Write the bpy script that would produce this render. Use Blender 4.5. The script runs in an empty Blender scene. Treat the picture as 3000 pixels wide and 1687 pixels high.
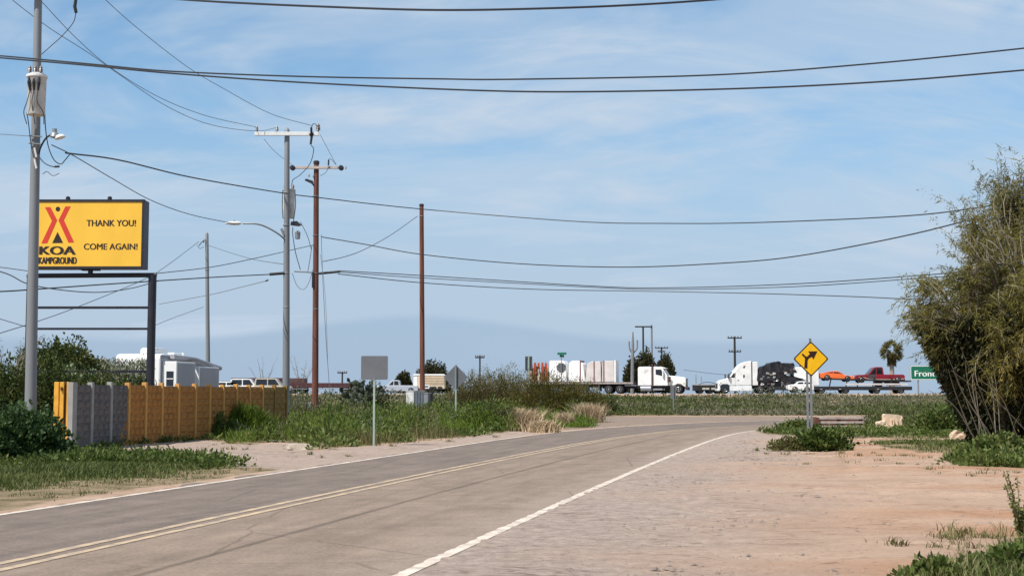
import bpy, bmesh, math, random
import numpy as np
from mathutils import Vector, Matrix

random.seed(7); RNG = np.random.default_rng(11)
SC = bpy.context.scene
COL = SC.collection
R = math.radians

# ------------------------------------------------------------------ camera
CAM_H = 1.5
FPX = 4000.0                      # focal length in photograph pixels (3000 wide)
PITCH = math.atan(311.5 / FPX)
cam = bpy.data.cameras.new('camera'); cam.sensor_width = 36.0; cam.lens = FPX / 3000 * 36
cam.clip_start = 0.1; cam.clip_end = 9000
cam_o = bpy.data.objects.new('camera', cam); COL.objects.link(cam_o)
cam_o.location = (0, 0, CAM_H); cam_o.rotation_euler = (math.pi / 2 + PITCH, 0, 0)
SC.camera = cam_o

# ------------------------------------------------------------------ sun, sky, exposure
SUN_EL, SUN_H = R(54), Vector((-0.74, -0.67, 0)).normalized()   # towards the sun: left and behind
sun_dir = Vector((SUN_H.x * math.cos(SUN_EL), SUN_H.y * math.cos(SUN_EL), math.sin(SUN_EL)))
sl = bpy.data.lights.new('sun', 'SUN'); sl.energy = 4.5; sl.angle = R(0.53); sl.color = (1.0, 0.95, 0.87)
so = bpy.data.objects.new('sun', sl); COL.objects.link(so)
so.location = (-20, -20, 40); so.rotation_euler = sun_dir.to_track_quat('Z', 'Y').to_euler()

SKY_TINT = (0.84, 1.07, 1.10, 1)
W = bpy.data.worlds.new('World'); SC.world = W; W.use_nodes = True
def build_world():
    nt = W.node_tree; N = nt.nodes; L = nt.links; N.clear()
    def n(t, **k):
        o = N.new(t)
        for a, b in k.items(): setattr(o, a, b)
        return o
    def math_(op, a, b=None, c=None):
        m = n('ShaderNodeMath', operation=op)
        for i, x in enumerate((a, b, c)):
            if x is None: continue
            if isinstance(x, (int, float)): m.inputs[i].default_value = x
            else: L.new(x, m.inputs[i])
        return m.outputs[0]
    out = n('ShaderNodeOutputWorld'); bg = n('ShaderNodeBackground')
    sky = n('ShaderNodeTexSky', sky_type='NISHITA'); sky.sun_disc = False
    sky.sun_elevation = SUN_EL; sky.sun_rotation = math.atan2(SUN_H.x, SUN_H.y)
    sky.altitude = 450; sky.air_density = 1.0; sky.dust_density = 0.2; sky.ozone_density = 2.5
    geo = n('ShaderNodeTexCoord')
    sep = n('ShaderNodeSeparateXYZ'); L.new(geo.outputs['Generated'], sep.inputs[0])
    x, y, z = sep.outputs
    zc = math_('ADD', math_('MAXIMUM', z, 0.0), 0.5)
    px = math_('DIVIDE', x, zc); py = math_('DIVIDE', y, zc)
    comb = n('ShaderNodeCombineXYZ'); L.new(px, comb.inputs[0]); L.new(py, comb.inputs[1])
    def cloud(rotz, sc, off, scale, detail, lo, hi, dist=0.6):
        mp = n('ShaderNodeMapping'); mp.inputs['Rotation'].default_value = (0, 0, rotz)
        mp.inputs['Scale'].default_value = sc; mp.inputs['Location'].default_value = off
        L.new(comb.outputs[0], mp.inputs[0])
        t = n('ShaderNodeTexNoise'); t.inputs['Scale'].default_value = scale; t.inputs['Detail'].default_value = detail
        t.inputs['Roughness'].default_value = 0.62; t.inputs['Distortion'].default_value = dist
        L.new(mp.outputs[0], t.inputs['Vector'])
        r = n('ShaderNodeMapRange', interpolation_type='SMOOTHSTEP'); r.inputs[1].default_value = lo; r.inputs[2].default_value = hi
        L.new(t.outputs['Fac'], r.inputs[0]); return r.outputs[0]
    big = cloud(R(22), (0.6, 1.5, 1), (2.9, 1.35, 0), 2.3, 5, 0.34, 0.58, 0.9)
    fine = cloud(R(30), (0.5, 1.8, 1), (0.3, 5.2, 0), 5.0, 8, 0.38, 0.74, 0.8)
    veil = math_('ADD', math_('MULTIPLY', big, 0.55), math_('MULTIPLY', math_('MULTIPLY', fine, big), 0.50))
    veil = math_('ADD', veil, math_('MULTIPLY', fine, 0.16))
    # thin haze towards the horizon
    hz = n('ShaderNodeMapRange', interpolation_type='SMOOTHERSTEP'); hz.inputs[1].default_value = 0.30; hz.inputs[2].default_value = 0.0
    hz.inputs[3].default_value = 0.0; hz.inputs[4].default_value = 0.97; L.new(z, hz.inputs[0])
    base = n('ShaderNodeMix', data_type='RGBA'); L.new(hz.outputs[0], base.inputs[0]); base.inputs[7].default_value = (2.72, 3.62, 4.85, 1)
    tint = n('ShaderNodeMix', data_type='RGBA', blend_type='MULTIPLY'); tint.inputs[0].default_value = 1; tint.inputs[7].default_value = SKY_TINT
    L.new(sky.outputs[0], tint.inputs[6]); L.new(tint.outputs[2], base.inputs[6])
    # lower rim of the cloud sheet, a few degrees above the horizon
    az = math_('DIVIDE', x, math_('MAXIMUM', math_('ABSOLUTE', y), 0.2))
    c2 = n('ShaderNodeCombineXYZ'); L.new(az, c2.inputs[0])
    t2 = n('ShaderNodeTexNoise'); t2.inputs['Scale'].default_value = 3.6; t2.inputs['Detail'].default_value = 2
    L.new(c2.outputs[0], t2.inputs['Vector'])
    bump = math_('EXPONENT', math_('MULTIPLY', math_('POWER', math_('DIVIDE', math_('ADD', az, 0.07), 0.11), 2.0), -1.0))
    rim = math_('ADD', math_('ADD', 0.030, math_('MULTIPLY', bump, 0.019)), math_('MULTIPLY', t2.outputs['Fac'], 0.016))
    d = math_('SUBTRACT', z, rim)
    mr = n('ShaderNodeMapRange', interpolation_type='SMOOTHSTEP'); mr.inputs[1].default_value = -0.004; mr.inputs[2].default_value = 0.004
    L.new(d, mr.inputs[0])
    low = n('ShaderNodeMapRange', interpolation_type='SMOOTHSTEP'); low.inputs[1].default_value = 0.22; low.inputs[2].default_value = 0.04
    low.inputs[4].default_value = 0.55; L.new(z, low.inputs[0])
    veil = math_('MAXIMUM', veil, low.outputs[0])
    veil = math_('MULTIPLY', veil, math_('ADD', math_('MULTIPLY', mr.outputs[0], 0.85), 0.15))
    mix = n('ShaderNodeMix', data_type='RGBA'); mix.inputs[7].default_value = (4.1, 4.92, 5.9, 1)
    L.new(veil, mix.inputs[0]); L.new(base.outputs[2], mix.inputs[6])
    L.new(mix.outputs[2], bg.inputs[0]); bg.inputs[1].default_value = 0.1
    L.new(bg.outputs[0], out.inputs[0])
build_world()
SC.view_settings.view_transform = 'Standard'; SC.view_settings.look = 'None'
SC.view_settings.exposure = 0.42; SC.view_settings.gamma = 1.0; SC.view_settings.use_curve_mapping = False
SC.cycles.max_bounces = 5; SC.cycles.transparent_max_bounces = 6; SC.cycles.use_denoising = True

# ------------------------------------------------------------------ photograph pixel -> place
def P(u, v, Y):
    xc = (u - 1500) / FPX; yc = (843.5 - v) / FPX
    cp, sp = math.cos(PITCH), math.sin(PITCH)
    dy = cp - yc * sp; dz = sp + yc * cp; t = Y / dy
    return Vector((xc * t, Y, CAM_H + dz * t))
def G(u, v, z=0.0):
    xc = (u - 1500) / FPX; yc = (843.5 - v) / FPX
    cp, sp = math.cos(PITCH), math.sin(PITCH)
    t = (z - CAM_H) / (sp + yc * cp)
    return Vector((xc * t, (cp - yc * sp) * t, z))
def ZV(v, Y): return P(1500, v, Y).z
def XU(u, v, Y): return P(u, v, Y).x

# ------------------------------------------------------------------ materials
MATS = {}
def nodes_of(name):
    m = bpy.data.materials.new(name); m.use_nodes = True
    return m, m.node_tree.nodes, m.node_tree.links, m.node_tree.nodes['Principled BSDF']
def mat(name, col, rough=0.6, metal=0.0, var=0.12, scale=3.0, bump=0.0, bscale=40.0, spec=0.4, dirt=None, coat=0.0, stretch=(1, 1, 1)):
    m, N, L, b = nodes_of(name)
    tc = N.new('ShaderNodeTexCoord'); mp = N.new('ShaderNodeMapping'); mp.inputs['Scale'].default_value = stretch
    L.new(tc.outputs['Object'], mp.inputs[0])
    t = N.new('ShaderNodeTexNoise'); t.inputs['Scale'].default_value = scale; t.inputs['Detail'].default_value = 6; t.inputs['Roughness'].default_value = 0.6
    L.new(mp.outputs[0], t.inputs['Vector'])
    rp = N.new('ShaderNodeValToRGB'); rp.color_ramp.elements[0].position = 0.28; rp.color_ramp.elements[1].position = 0.72
    c = Vector(col)
    d = Vector(dirt) if dirt else c * (1 - var * 1.4)
    rp.color_ramp.elements[0].color = (*d, 1); rp.color_ramp.elements[1].color = (*[min(1, x * (1 + var * 0.6)) for x in c], 1)
    L.new(t.outputs['Fac'], rp.inputs[0]); L.new(rp.outputs[0], b.inputs['Base Color'])
    b.inputs['Roughness'].default_value = rough; b.inputs['Metallic'].default_value = metal
    b.inputs['Specular IOR Level'].default_value = spec; b.inputs['Coat Weight'].default_value = coat
    if bump:
        t2 = N.new('ShaderNodeTexNoise'); t2.inputs['Scale'].default_value = bscale; t2.inputs['Detail'].default_value = 5
        L.new(mp.outputs[0], t2.inputs['Vector'])
        bp = N.new('ShaderNodeBump'); bp.inputs['Strength'].default_value = bump; bp.inputs['Distance'].default_value = 0.02
        L.new(t2.outputs['Fac'], bp.inputs['Height']); L.new(bp.outputs[0], b.inputs['Normal'])
    MATS[name] = m; return m
def leafmat(name, cols, trans=0.28, rough=0.6):
    m, N, L, b = nodes_of(name)
    at = N.new('ShaderNodeAttribute'); at.attribute_name = 'var'
    rp = N.new('ShaderNodeValToRGB')
    el = rp.color_ramp.elements
    while len(el) < len(cols): el.new(0.5)
    for i, c in enumerate(cols):
        el[i].position = i / (len(cols) - 1); el[i].color = (*c, 1)
    L.new(at.outputs['Fac'], rp.inputs[0]); L.new(rp.outputs[0], b.inputs['Base Color'])
    b.inputs['Roughness'].default_value = rough; b.inputs['Specular IOR Level'].default_value = 0.25
    tr = N.new('ShaderNodeBsdfTranslucent'); L.new(rp.outputs[0], tr.inputs[0])
    mx = N.new('ShaderNodeMixShader'); mx.inputs[0].default_value = trans
    out = [x for x in N if x.type == 'OUTPUT_MATERIAL'][0]
    L.new(b.outputs[0], mx.inputs[1]); L.new(tr.outputs[0], mx.inputs[2]); L.new(mx.outputs[0], out.inputs[0])
    MATS[name] = m; return m

M = MATS
mat('galvanised', (0.24, 0.255, 0.265), 0.5, 0.35, 0.16, 2.0, 0.08, 30, stretch=(1, 1, 0.15))
mat('steel_pole', (0.215, 0.225, 0.235), 0.6, 0.1, 0.14, 1.3, 0.06, 22, stretch=(1, 1, 0.12))
mat('wood_pole', (0.165, 0.060, 0.038), 0.85, 0, 0.5, 3.2, 0.5, 40, stretch=(2.5, 2.5, 0.12))
mat('white_arm', (0.70, 0.70, 0.68), 0.6, 0, 0.1, 3)
mat('pale_wood', (0.50, 0.42, 0.38), 0.8, 0, 0.2, 4, 0.2, 30)
mat('black_rubber', (0.018, 0.018, 0.02), 0.6, 0, 0.2, 6)
mat('wire', (0.035, 0.04, 0.048), 0.55, 0, 0.1, 2)
mat('wire_grey', (0.11, 0.12, 0.135), 0.5, 0.2, 0.1, 2)
mat('porcelain', (0.16, 0.12, 0.11), 0.25, 0, 0.1, 5)
mat('tank_white', (0.62, 0.61, 0.58), 0.5, 0, 0.14, 2.4, dirt=(0.36, 0.34, 0.31))
mat('sign_black', (0.022, 0.021, 0.03), 0.45, 0, 0.25, 2.5)
mat('sign_edge', (0.042, 0.042, 0.06), 0.5, 0, 0.25, 2.0)
mat('sign_yellow', (0.86, 0.50, 0.050), 0.42, 0, 0.07, 0.9, stretch=(1, 1, 0.35))
mat('sign_red', (0.62, 0.045, 0.022), 0.5, 0, 0.06, 3)
mat('sign_brown', (0.025, 0.012, 0.010), 0.55, 0, 0.1, 3)
mat('warn_yellow', (0.80, 0.44, 0.006), 0.45, 0, 0.07, 2)
mat('warn_black', (0.030, 0.008, 0.005), 0.5, 0, 0.1, 3)
mat('alu_back', (0.15, 0.155, 0.165), 0.55, 0.15, 0.1, 2.2)
mat('green_post', (0.34, 0.42, 0.36), 0.6, 0.1, 0.12, 3)
mat('highway_green', (0.006, 0.135, 0.075), 0.5, 0, 0.1, 2)
mat('white_print', (0.80, 0.82, 0.80), 0.5, 0, 0.03, 3)
mat('stone_grey', (0.145, 0.130, 0.124), 0.95, 0, 0.36, 2.5, 0.7, 26)
mat('conc_post', (0.29, 0.28, 0.265), 0.9, 0, 0.14, 3, 0.3, 40)
mat('fence_paint', (0.43, 0.185, 0.034), 0.8, 0, 0.3, 1.3, 0.5, 22, dirt=(0.21, 0.088, 0.024))
mat('fence_post', (0.56, 0.29, 0.08), 0.75, 0, 0.14, 2.5, 0.25, 30)
mat('fence_green', (0.27, 0.155, 0.040), 0.85, 0, 0.2, 2.5, 0.4, 26)
mat('gate_yellow', (0.80, 0.42, 0.05), 0.55, 0, 0.14, 3, dirt=(0.5, 0.24, 0.03))
mat('truck_white', (0.82, 0.82, 0.81), 0.3, 0, 0.05, 1.4, coat=0.4, dirt=(0.66, 0.65, 0.62))
mat('rv_white', (0.80, 0.80, 0.79), 0.4, 0, 0.05, 1.0, coat=0.2)
mat('rv_shade_grey', (0.33, 0.33, 0.36), 0.45, 0, 0.1, 1.2)  # trailer's right side, its shade put into the grey; awning roll too
mat('rv_stripe', (0.20, 0.20, 0.23), 0.5, 0, 0.1, 1.2)
mat('glass_dark', (0.012, 0.014, 0.018), 0.08, 0, 0.1, 1, spec=0.8)
mat('tyre', (0.014, 0.014, 0.015), 0.85, 0, 0.2, 5)
mat('rim', (0.62, 0.62, 0.63), 0.35, 0.6, 0.1, 4)
mat('chrome', (0.55, 0.56, 0.58), 0.25, 0.8, 0.1, 3)
mat('chassis', (0.022, 0.020, 0.022), 0.7, 0, 0.3, 2.5)
mat('grille', (0.055, 0.05, 0.055), 0.5, 0.2, 0.2, 5)
mat('exhaust_brown', (0.10, 0.055, 0.05), 0.6, 0.3, 0.2, 3)
mat('lamp_lens', (0.55, 0.52, 0.42), 0.2, 0, 0.1, 4)
mat('tail_red', (0.35, 0.02, 0.015), 0.3, 0, 0.1, 4)
mat('tarp_white', (0.82, 0.81, 0.80), 0.7, 0, 0.06, 1.2, 0.3, 5)
mat('tarp_grey', (0.60, 0.55, 0.52), 0.8, 0, 0.14, 1.2, 0.4, 5)
mat('strap', (0.17, 0.05, 0.04), 0.7, 0, 0.15, 3)
mat('red_crate', (0.42, 0.065, 0.025), 0.7, 0, 0.2, 2)
mat('wreck_black', (0.016, 0.016, 0.021), 0.5, 0, 0.5, 1.5, 0.4, 6)
mat('wreck_bit', (0.30, 0.30, 0.28), 0.5, 0.3, 0.3, 3)
mat('orange_paint', (0.82, 0.155, 0.03), 0.35, 0, 0.06, 2, coat=0.4)
mat('red_paint', (0.21, 0.012, 0.024), 0.4, 0, 0.2, 1.5, coat=0.2)
mat('primer', (0.055, 0.055, 0.06), 0.7, 0, 0.2, 3)
mat('cream_paint', (0.66, 0.53, 0.37), 0.55, 0, 0.1, 2)
mat('cream_car', (0.50, 0.44, 0.34), 0.35, 0, 0.06, 2, coat=0.3)
mat('silver_car', (0.50, 0.53, 0.58), 0.35, 0.3, 0.06, 2, coat=0.3)
mat('maroon', (0.085, 0.026, 0.030), 0.65, 0, 0.3, 0.8)
mat('maroon_rib', (0.11, 0.055, 0.05), 0.65, 0, 0.3, 1.2)
mat('cabinet', (0.58, 0.59, 0.58), 0.55, 0, 0.12, 2.5, dirt=(0.40, 0.40, 0.39))
mat('concrete', (0.50, 0.42, 0.34), 0.92, 0, 0.2, 4, 0.5, 30)
mat('tan_foam', (0.66, 0.50, 0.36), 0.9, 0, 0.14, 4, 0.4, 20)
mat('tan_rock', (0.58, 0.44, 0.32), 0.92, 0, 0.22, 4, 0.6, 12)
mat('guard_grey', (0.40, 0.37, 0.35), 0.7, 0.1, 0.22, 2.5, dirt=(0.24, 0.18, 0.15))
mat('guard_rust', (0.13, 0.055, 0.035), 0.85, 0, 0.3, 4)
mat('bark', (0.12, 0.095, 0.07), 0.9, 0, 0.3, 6, 0.5, 30)
mat('bark_pale', (0.30, 0.26, 0.21), 0.9, 0, 0.25, 6, 0.3, 30)
mat('bark_dead', (0.30, 0.28, 0.26), 0.9, 0, 0.2, 6)
mat('cactus', (0.20, 0.26, 0.15), 0.6, 0, 0.18, 6, 0.15, 30)
mat('cactus_dark', (0.04, 0.05, 0.028), 0.65, 0, 0.25, 6, 0.15, 30)
mat('barrel_orange', (0.75, 0.27, 0.12), 0.6, 0, 0.14, 3)
mat('pebble', (0.36, 0.27, 0.21), 0.95, 0, 0.3, 3)
mat('dark_pole', (0.028, 0.027, 0.03), 0.85, 0, 0.2, 3)
mat('ash_pole', (0.20, 0.20, 0.20), 0.85, 0, 0.2, 3)
leafmat('weed', [(0.034, 0.056, 0.013), (0.066, 0.102, 0.020), (0.108, 0.146, 0.031), (0.17, 0.18, 0.06)], 0.28)
leafmat('weed_lime', [(0.05, 0.085, 0.010), (0.09, 0.145, 0.014), (0.135, 0.19, 0.022)])
leafmat('weed_dry', [(0.09, 0.065, 0.028), (0.15, 0.12, 0.045), (0.10, 0.13, 0.035), (0.22, 0.17, 0.08)])
leafmat('grass_near', [(0.050, 0.072, 0.016), (0.082, 0.108, 0.024), (0.125, 0.140, 0.038), (0.30, 0.25, 0.13)], 0.22)
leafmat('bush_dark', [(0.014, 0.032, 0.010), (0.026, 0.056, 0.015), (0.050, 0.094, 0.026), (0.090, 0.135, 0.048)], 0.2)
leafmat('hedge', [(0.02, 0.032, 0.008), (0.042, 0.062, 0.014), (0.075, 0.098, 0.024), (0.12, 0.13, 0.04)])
leafmat('olive', [(0.05, 0.05, 0.012), (0.085, 0.08, 0.018), (0.125, 0.11, 0.026), (0.15, 0.115, 0.03)])
leafmat('tree_leaf', [(0.066, 0.066, 0.017), (0.130, 0.124, 0.029), (0.200, 0.178, 0.044), (0.28, 0.215, 0.055)], 0.42)
leafmat('sage', [(0.11, 0.12, 0.075), (0.17, 0.185, 0.11), (0.25, 0.26, 0.17)])
leafmat('scrub', [(0.075, 0.080, 0.042), (0.110, 0.116, 0.062), (0.155, 0.155, 0.090), (0.20, 0.17, 0.105)], 0.2)
leafmat('scrub_green', [(0.046, 0.062, 0.018), (0.070, 0.090, 0.024), (0.105, 0.115, 0.040)], 0.2)
leafmat('brush_brown', [(0.075, 0.066, 0.024), (0.115, 0.10, 0.036), (0.16, 0.14, 0.055)])
leafmat('straw', [(0.36, 0.26, 0.155), (0.50, 0.38, 0.24), (0.62, 0.50, 0.34)], 0.2)
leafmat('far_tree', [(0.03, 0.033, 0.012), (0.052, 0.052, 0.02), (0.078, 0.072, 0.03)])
leafmat('palm_leaf', [(0.06, 0.062, 0.018), (0.11, 0.10, 0.03), (0.16, 0.13, 0.045)])

# ------------------------------------------------------------------ mesh helpers
def tag(o, label=None, cat=None, group=None, kind=None):
    if label: o['label'] = label
    if cat: o['category'] = cat
    if group: o['group'] = group
    if kind: o['kind'] = kind
    return o
def thing(name, label, cat, loc=(0, 0, 0), rz=0.0, group=None):
    o = bpy.data.objects.new(name, None); COL.objects.link(o); o.empty_display_size = 0.2
    o.location = loc; o.rotation_euler = (0, 0, rz)
    return tag(o, label, cat, group)
def link(name, me, parent=None, loc=None, rot=None):
    o = bpy.data.objects.new(name, me); COL.objects.link(o)
    if parent: o.parent = parent
    if loc is not None: o.location = loc
    if rot is not None: o.rotation_euler = rot
    return o
class MB:
    def __init__(s): s.v = []; s.f = []
    def add(s, vs, fs):
        k = len(s.v); s.v += [tuple(x) for x in vs]; s.f += [tuple(i + k for i in f) for f in fs]; return s
    def box(s, x0, x1, y0, y1, z0, z1):
        return s.add([(x0, y0, z0), (x1, y0, z0), (x1, y1, z0), (x0, y1, z0), (x0, y0, z1), (x1, y0, z1), (x1, y1, z1), (x0, y1, z1)],
                     [(0, 3, 2, 1), (4, 5, 6, 7), (0, 1, 5, 4), (1, 2, 6, 5), (2, 3, 7, 6), (3, 0, 4, 7)])
    def prism(s, prof, y0, y1):            # profile in x,z extruded along y
        n = len(prof)
        a = sum(prof[i][0] * prof[(i + 1) % n][1] - prof[(i + 1) % n][0] * prof[i][1] for i in range(n))
        if a < 0: prof = prof[::-1]
        vs = [(x, y0, z) for x, z in prof] + [(x, y1, z) for x, z in prof]
        fs = [tuple(range(n)), tuple(range(2 * n - 1, n - 1, -1))] + [(i, i + n, (i + 1) % n + n, (i + 1) % n) for i in range(n)]
        return s.add(vs, fs)
    def tube(s, pts, rad, n=6, cap=True):
        pts = [Vector(p) for p in pts]
        if isinstance(rad, (int, float)): rad = [rad] * len(pts)
        k = len(s.v); up = None
        for i, p in enumerate(pts):
            d = (pts[min(i + 1, len(pts) - 1)] - pts[max(i - 1, 0)])
            d = d.normalized() if d.length > 1e-9 else Vector((0, 0, 1))
            if up is None: up = Vector((1, 0, 0)) if abs(d.x) < 0.8 else Vector((0, 1, 0))
            a = d.cross(up).normalized(); b = a.cross(d); up = b
            for j in range(n):
                t = 2 * math.pi * j / n
                s.v.append(tuple(p + (a * math.cos(t) + b * math.sin(t)) * rad[i]))
        for i in range(len(pts) - 1):
            for j in range(n):
                q = k + i * n + j; r = k + i * n + (j + 1) % n
                s.f.append((q, r, r + n, q + n))
        if cap:
            s.f.append(tuple(k + j for j in range(n))[::-1]); e = k + (len(pts) - 1) * n
            s.f.append(tuple(e + j for j in range(n)))
        return s
    def lathe(s, prof, c=(0, 0, 0), axis='z', n=16):   # prof: (radius, along)
        k = len(s.v)
        for r, h in prof:
            for j in range(n):
                t = 2 * math.pi * j / n; a, b = r * math.cos(t), r * math.sin(t)
                p = (a, b, h) if axis == 'z' else ((h, a, b) if axis == 'x' else (b, h, a))
                s.v.append((p[0] + c[0], p[1] + c[1], p[2] + c[2]))
        for i in range(len(prof) - 1):
            for j in range(n):
                q = k + i * n + j; r = k + i * n + (j + 1) % n
                s.f.append((q, r, r + n, q + n))
        s.f.append(tuple(k + j for j in range(n))[::-1]); e = k + (len(prof) - 1) * n
        s.f.append(tuple(e + j for j in range(n)))
        return s
    def mesh(s, name, m):
        me = bpy.data.meshes.new(name); me.from_pydata(s.v, [], s.f); me.materials.append(M[m]); me.update(); return me
    def build(s, name, m, parent=None, loc=None, rot=None, bevel=0.0, smooth=False, seg=2):
        me = s.mesh(name, m)
        o = link(name, me, parent, loc, rot)
        if smooth or bevel:
            me.shade_smooth() if smooth else None
        if bevel:
            b = o.modifiers.new('bevel', 'BEVEL'); b.width = bevel; b.segments = seg; b.limit_method = 'ANGLE'; b.angle_limit = R(30)
        return o
def smooth_by_angle(o, ang=40):
    me = o.data; me.shade_smooth()
    try: me.set_sharp_from_angle(angle=R(ang))
    except Exception: pass
    return o
class NP:                                   # big leaf meshes from arrays
    def __init__(s): s.V = []; s.T = []; s.A = []; s.k = 0
    def add(s, V, T, A):
        s.V.append(V); s.T.append(T + s.k); s.A.append(A); s.k += len(V)
    def leaves(s, C, D, Nn, ln, wd, var):   # C base, D direction, Nn side vector, sizes
        n = len(C); ln = np.broadcast_to(ln, n)[:, None]; wd = np.broadcast_to(wd, n)[:, None]
        V = np.stack([C, C + D * ln * 0.5 + Nn * wd * 0.5, C + D * ln, C + D * ln * 0.5 - Nn * wd * 0.5], 1).reshape(-1, 3)
        i = np.arange(n)[:, None] * 4
        T = np.concatenate([i + np.array([[0, 1, 2]]), i + np.array([[0, 2, 3]])], 1).reshape(-1, 3)
        s.add(V, T, np.repeat(var, 2))
    def blades(s, C, h, w, lean, var, rng=RNG):
        n = len(C); a = rng.uniform(0, 2 * np.pi, n); L = np.stack([np.cos(a), np.sin(a), np.zeros(n)], 1)
        b = a + rng.uniform(0.6, 2.4, n); S = np.stack([np.cos(b), np.sin(b), np.zeros(n)], 1)
        h = np.broadcast_to(h, n)[:, None]; w = np.broadcast_to(w, n)[:, None]; lean = np.broadcast_to(lean, n)[:, None]
        Z = np.array([[0, 0, 1.0]])
        mid = C + Z * h * 0.6 + L * lean * h * 0.3; tip = C + Z * h + L * lean * h
        V = np.stack([C - S * w / 2, C + S * w / 2, mid + S * w * 0.35, mid - S * w * 0.35, tip], 1).reshape(-1, 3)
        i = np.arange(n)[:, None] * 5
        T = np.concatenate([i + np.array([[0, 1, 2]]), i + np.array([[0, 2, 3]]), i + np.array([[3, 2, 4]])], 1).reshape(-1, 3)
        s.add(V, T, np.repeat(var, 3))
    def mesh(s, name, m):
        V = np.concatenate(s.V).astype(np.float32); T = np.concatenate(s.T).astype(np.int32); A = np.clip(np.concatenate(s.A), 0, 1).astype(np.float32)
        me = bpy.data.meshes.new(name)
        me.vertices.add(len(V)); me.vertices.foreach_set('co', V.ravel())
        me.loops.add(T.size); me.loops.foreach_set('vertex_index', T.ravel())
        me.polygons.add(len(T)); me.polygons.foreach_set('loop_start', np.arange(len(T), dtype=np.int32) * 3)
        at = me.attributes.new('var', 'FLOAT', 'FACE'); at.data.foreach_set('value', A)
        me.materials.append(M[m]); me.update(calc_edges=True); return me
    def build(s, name, m, parent=None, loc=None): return link(name, s.mesh(name, m), parent, loc)
def unit(V): return V / np.maximum(np.linalg.norm(V, axis=1), 1e-9)[:, None]
def vnoise(x, y, s, seed=0):               # smooth value noise for arrays
    x = np.asarray(x, float) / s; y = np.asarray(y, float) / s
    xi = np.floor(x).astype(np.int64); yi = np.floor(y).astype(np.int64); fx = x - xi; fy = y - yi
    fx = fx * fx * (3 - 2 * fx); fy = fy * fy * (3 - 2 * fy)
    def h(a, b):
        q = (a * 374761393 + b * 668265263 + seed * 1442695041) & 0x7fffffff
        q = ((q ^ (q >> 13)) * 1274126177) & 0x7fffffff
        return ((q ^ (q >> 16)) & 0xffff) / 65535.0
    return (h(xi, yi) * (1 - fx) + h(xi + 1, yi) * fx) * (1 - fy) + (h(xi, yi + 1) * (1 - fx) + h(xi + 1, yi + 1) * fx) * fy
def inpoly(x, y, poly):
    x = np.asarray(x); y = np.asarray(y); r = np.zeros(x.shape, bool); n = len(poly)
    for i in range(n):
        x0, y0 = poly[i][:2]; x1, y1 = poly[(i + 1) % n][:2]
        if y0 == y1: continue
        c = ((y0 > y) != (y1 > y)) & (x < (x1 - x0) * (y - y0) / (y1 - y0) + x0); r ^= c
    return r
def segdist(x, y, line):
    d = np.full(np.shape(x), 1e9)
    for (x0, y0), (x1, y1) in zip(line[:-1], line[1:]):
        dx, dy = x1 - x0, y1 - y0; l2 = dx * dx + dy * dy + 1e-9
        t = np.clip(((x - x0) * dx + (y - y0) * dy) / l2, 0, 1)
        d = np.minimum(d, np.hypot(x - x0 - t * dx, y - y0 - t * dy))
    return d
def resample(line, step):
    pts = np.array(line, float); seg = np.hypot(*np.diff(pts, axis=0).T); s = np.concatenate([[0], np.cumsum(seg)])
    # smooth through the points
    t = np.linspace(0, s[-1], max(2, int(s[-1] / step)))
    X = np.interp(t, s, pts[:, 0]); Y = np.interp(t, s, pts[:, 1])
    k = 7
    for _ in range(3):
        Xp = np.pad(X, k, mode='reflect', reflect_type='odd'); Yp = np.pad(Y, k, mode='reflect', reflect_type='odd')
        ker = np.ones(2 * k + 1) / (2 * k + 1)
        X = np.convolve(Xp, ker, 'valid'); Y = np.convolve(Yp, ker, 'valid')
    return np.stack([X, Y], 1)
def offset(line, d):                        # to the right of travel when d > 0
    t = np.gradient(line, axis=0); t = unit(t)
    return line + np.stack([t[:, 1], -t[:, 0]], 1) * d

# ------------------------------------------------------------------ road lines, read off the photograph
def gl(px): return [tuple(G(u, v)[:2]) for u, v in px]
lineL = gl([(0, 1508), (293, 1462), (647, 1411), (987, 1359), (1200, 1328), (1337, 1305), (1504, 1281), (1630, 1264), (1806, 1249), (2034, 1238), (2150, 1233)])
lineC = gl([(0, 1660), (279, 1601), (559, 1538), (931, 1455), (1200, 1399), (1342, 1370), (1529, 1333), (1706, 1297), (1857, 1273), (2008, 1256), (2109, 1249), (2200, 1244)])
lineR = gl([(1176, 1684), (1362, 1599), (1519, 1528), (1685, 1455), (1857, 1379), (1998, 1321), (2084, 1288), (2150, 1268), (2205, 1257)])
def extend(l, back, fwd):
    d = np.array(l[0]) - np.array(l[2]); d = d / np.hypot(*d)
    return [tuple(np.array(l[0]) + d * back)] + list(l) + fwd
lineL = extend(lineL, 26, [(17, 81.5), (25, 83.5), (45, 85), (160, 87)])
lineC = extend(lineC, 22, [(19, 74.5), (27, 77), (45, 78), (160, 79.5)])
lineR = extend(lineR, 20, [(13, 64.5), (18, 68), (27, 70), (45, 71), (160, 72)])
LL, LC, LR = resample(lineL, 0.8), resample(lineC, 0.8), resample(lineR, 0.8)
edgeL = offset(LL, -0.35); edgeR = offset(LR, 0.30)
road_poly = [tuple(p) for p in edgeL] + [tuple(p) for p in edgeR[::-1]]
side_poly = [tuple(G(1640, 1262)[:2]), (5.0, 84), (4.6, 94.6), (160, 97), (160, 86)] + [tuple(p) for p in LL[::-1] if p[1] > 55]
FWY_Y = 160.0
def HGT(x, y):
    x = np.asarray(x, float); y = np.asarray(y, float)
    t = np.clip((y - 99) / 52, 0, 1); h = 1.28 * t * t * (3 - 2 * t)
    t2 = np.clip((y - 152) / 8, 0, 1); h = h + 0.30 * t2
    return h
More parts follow.
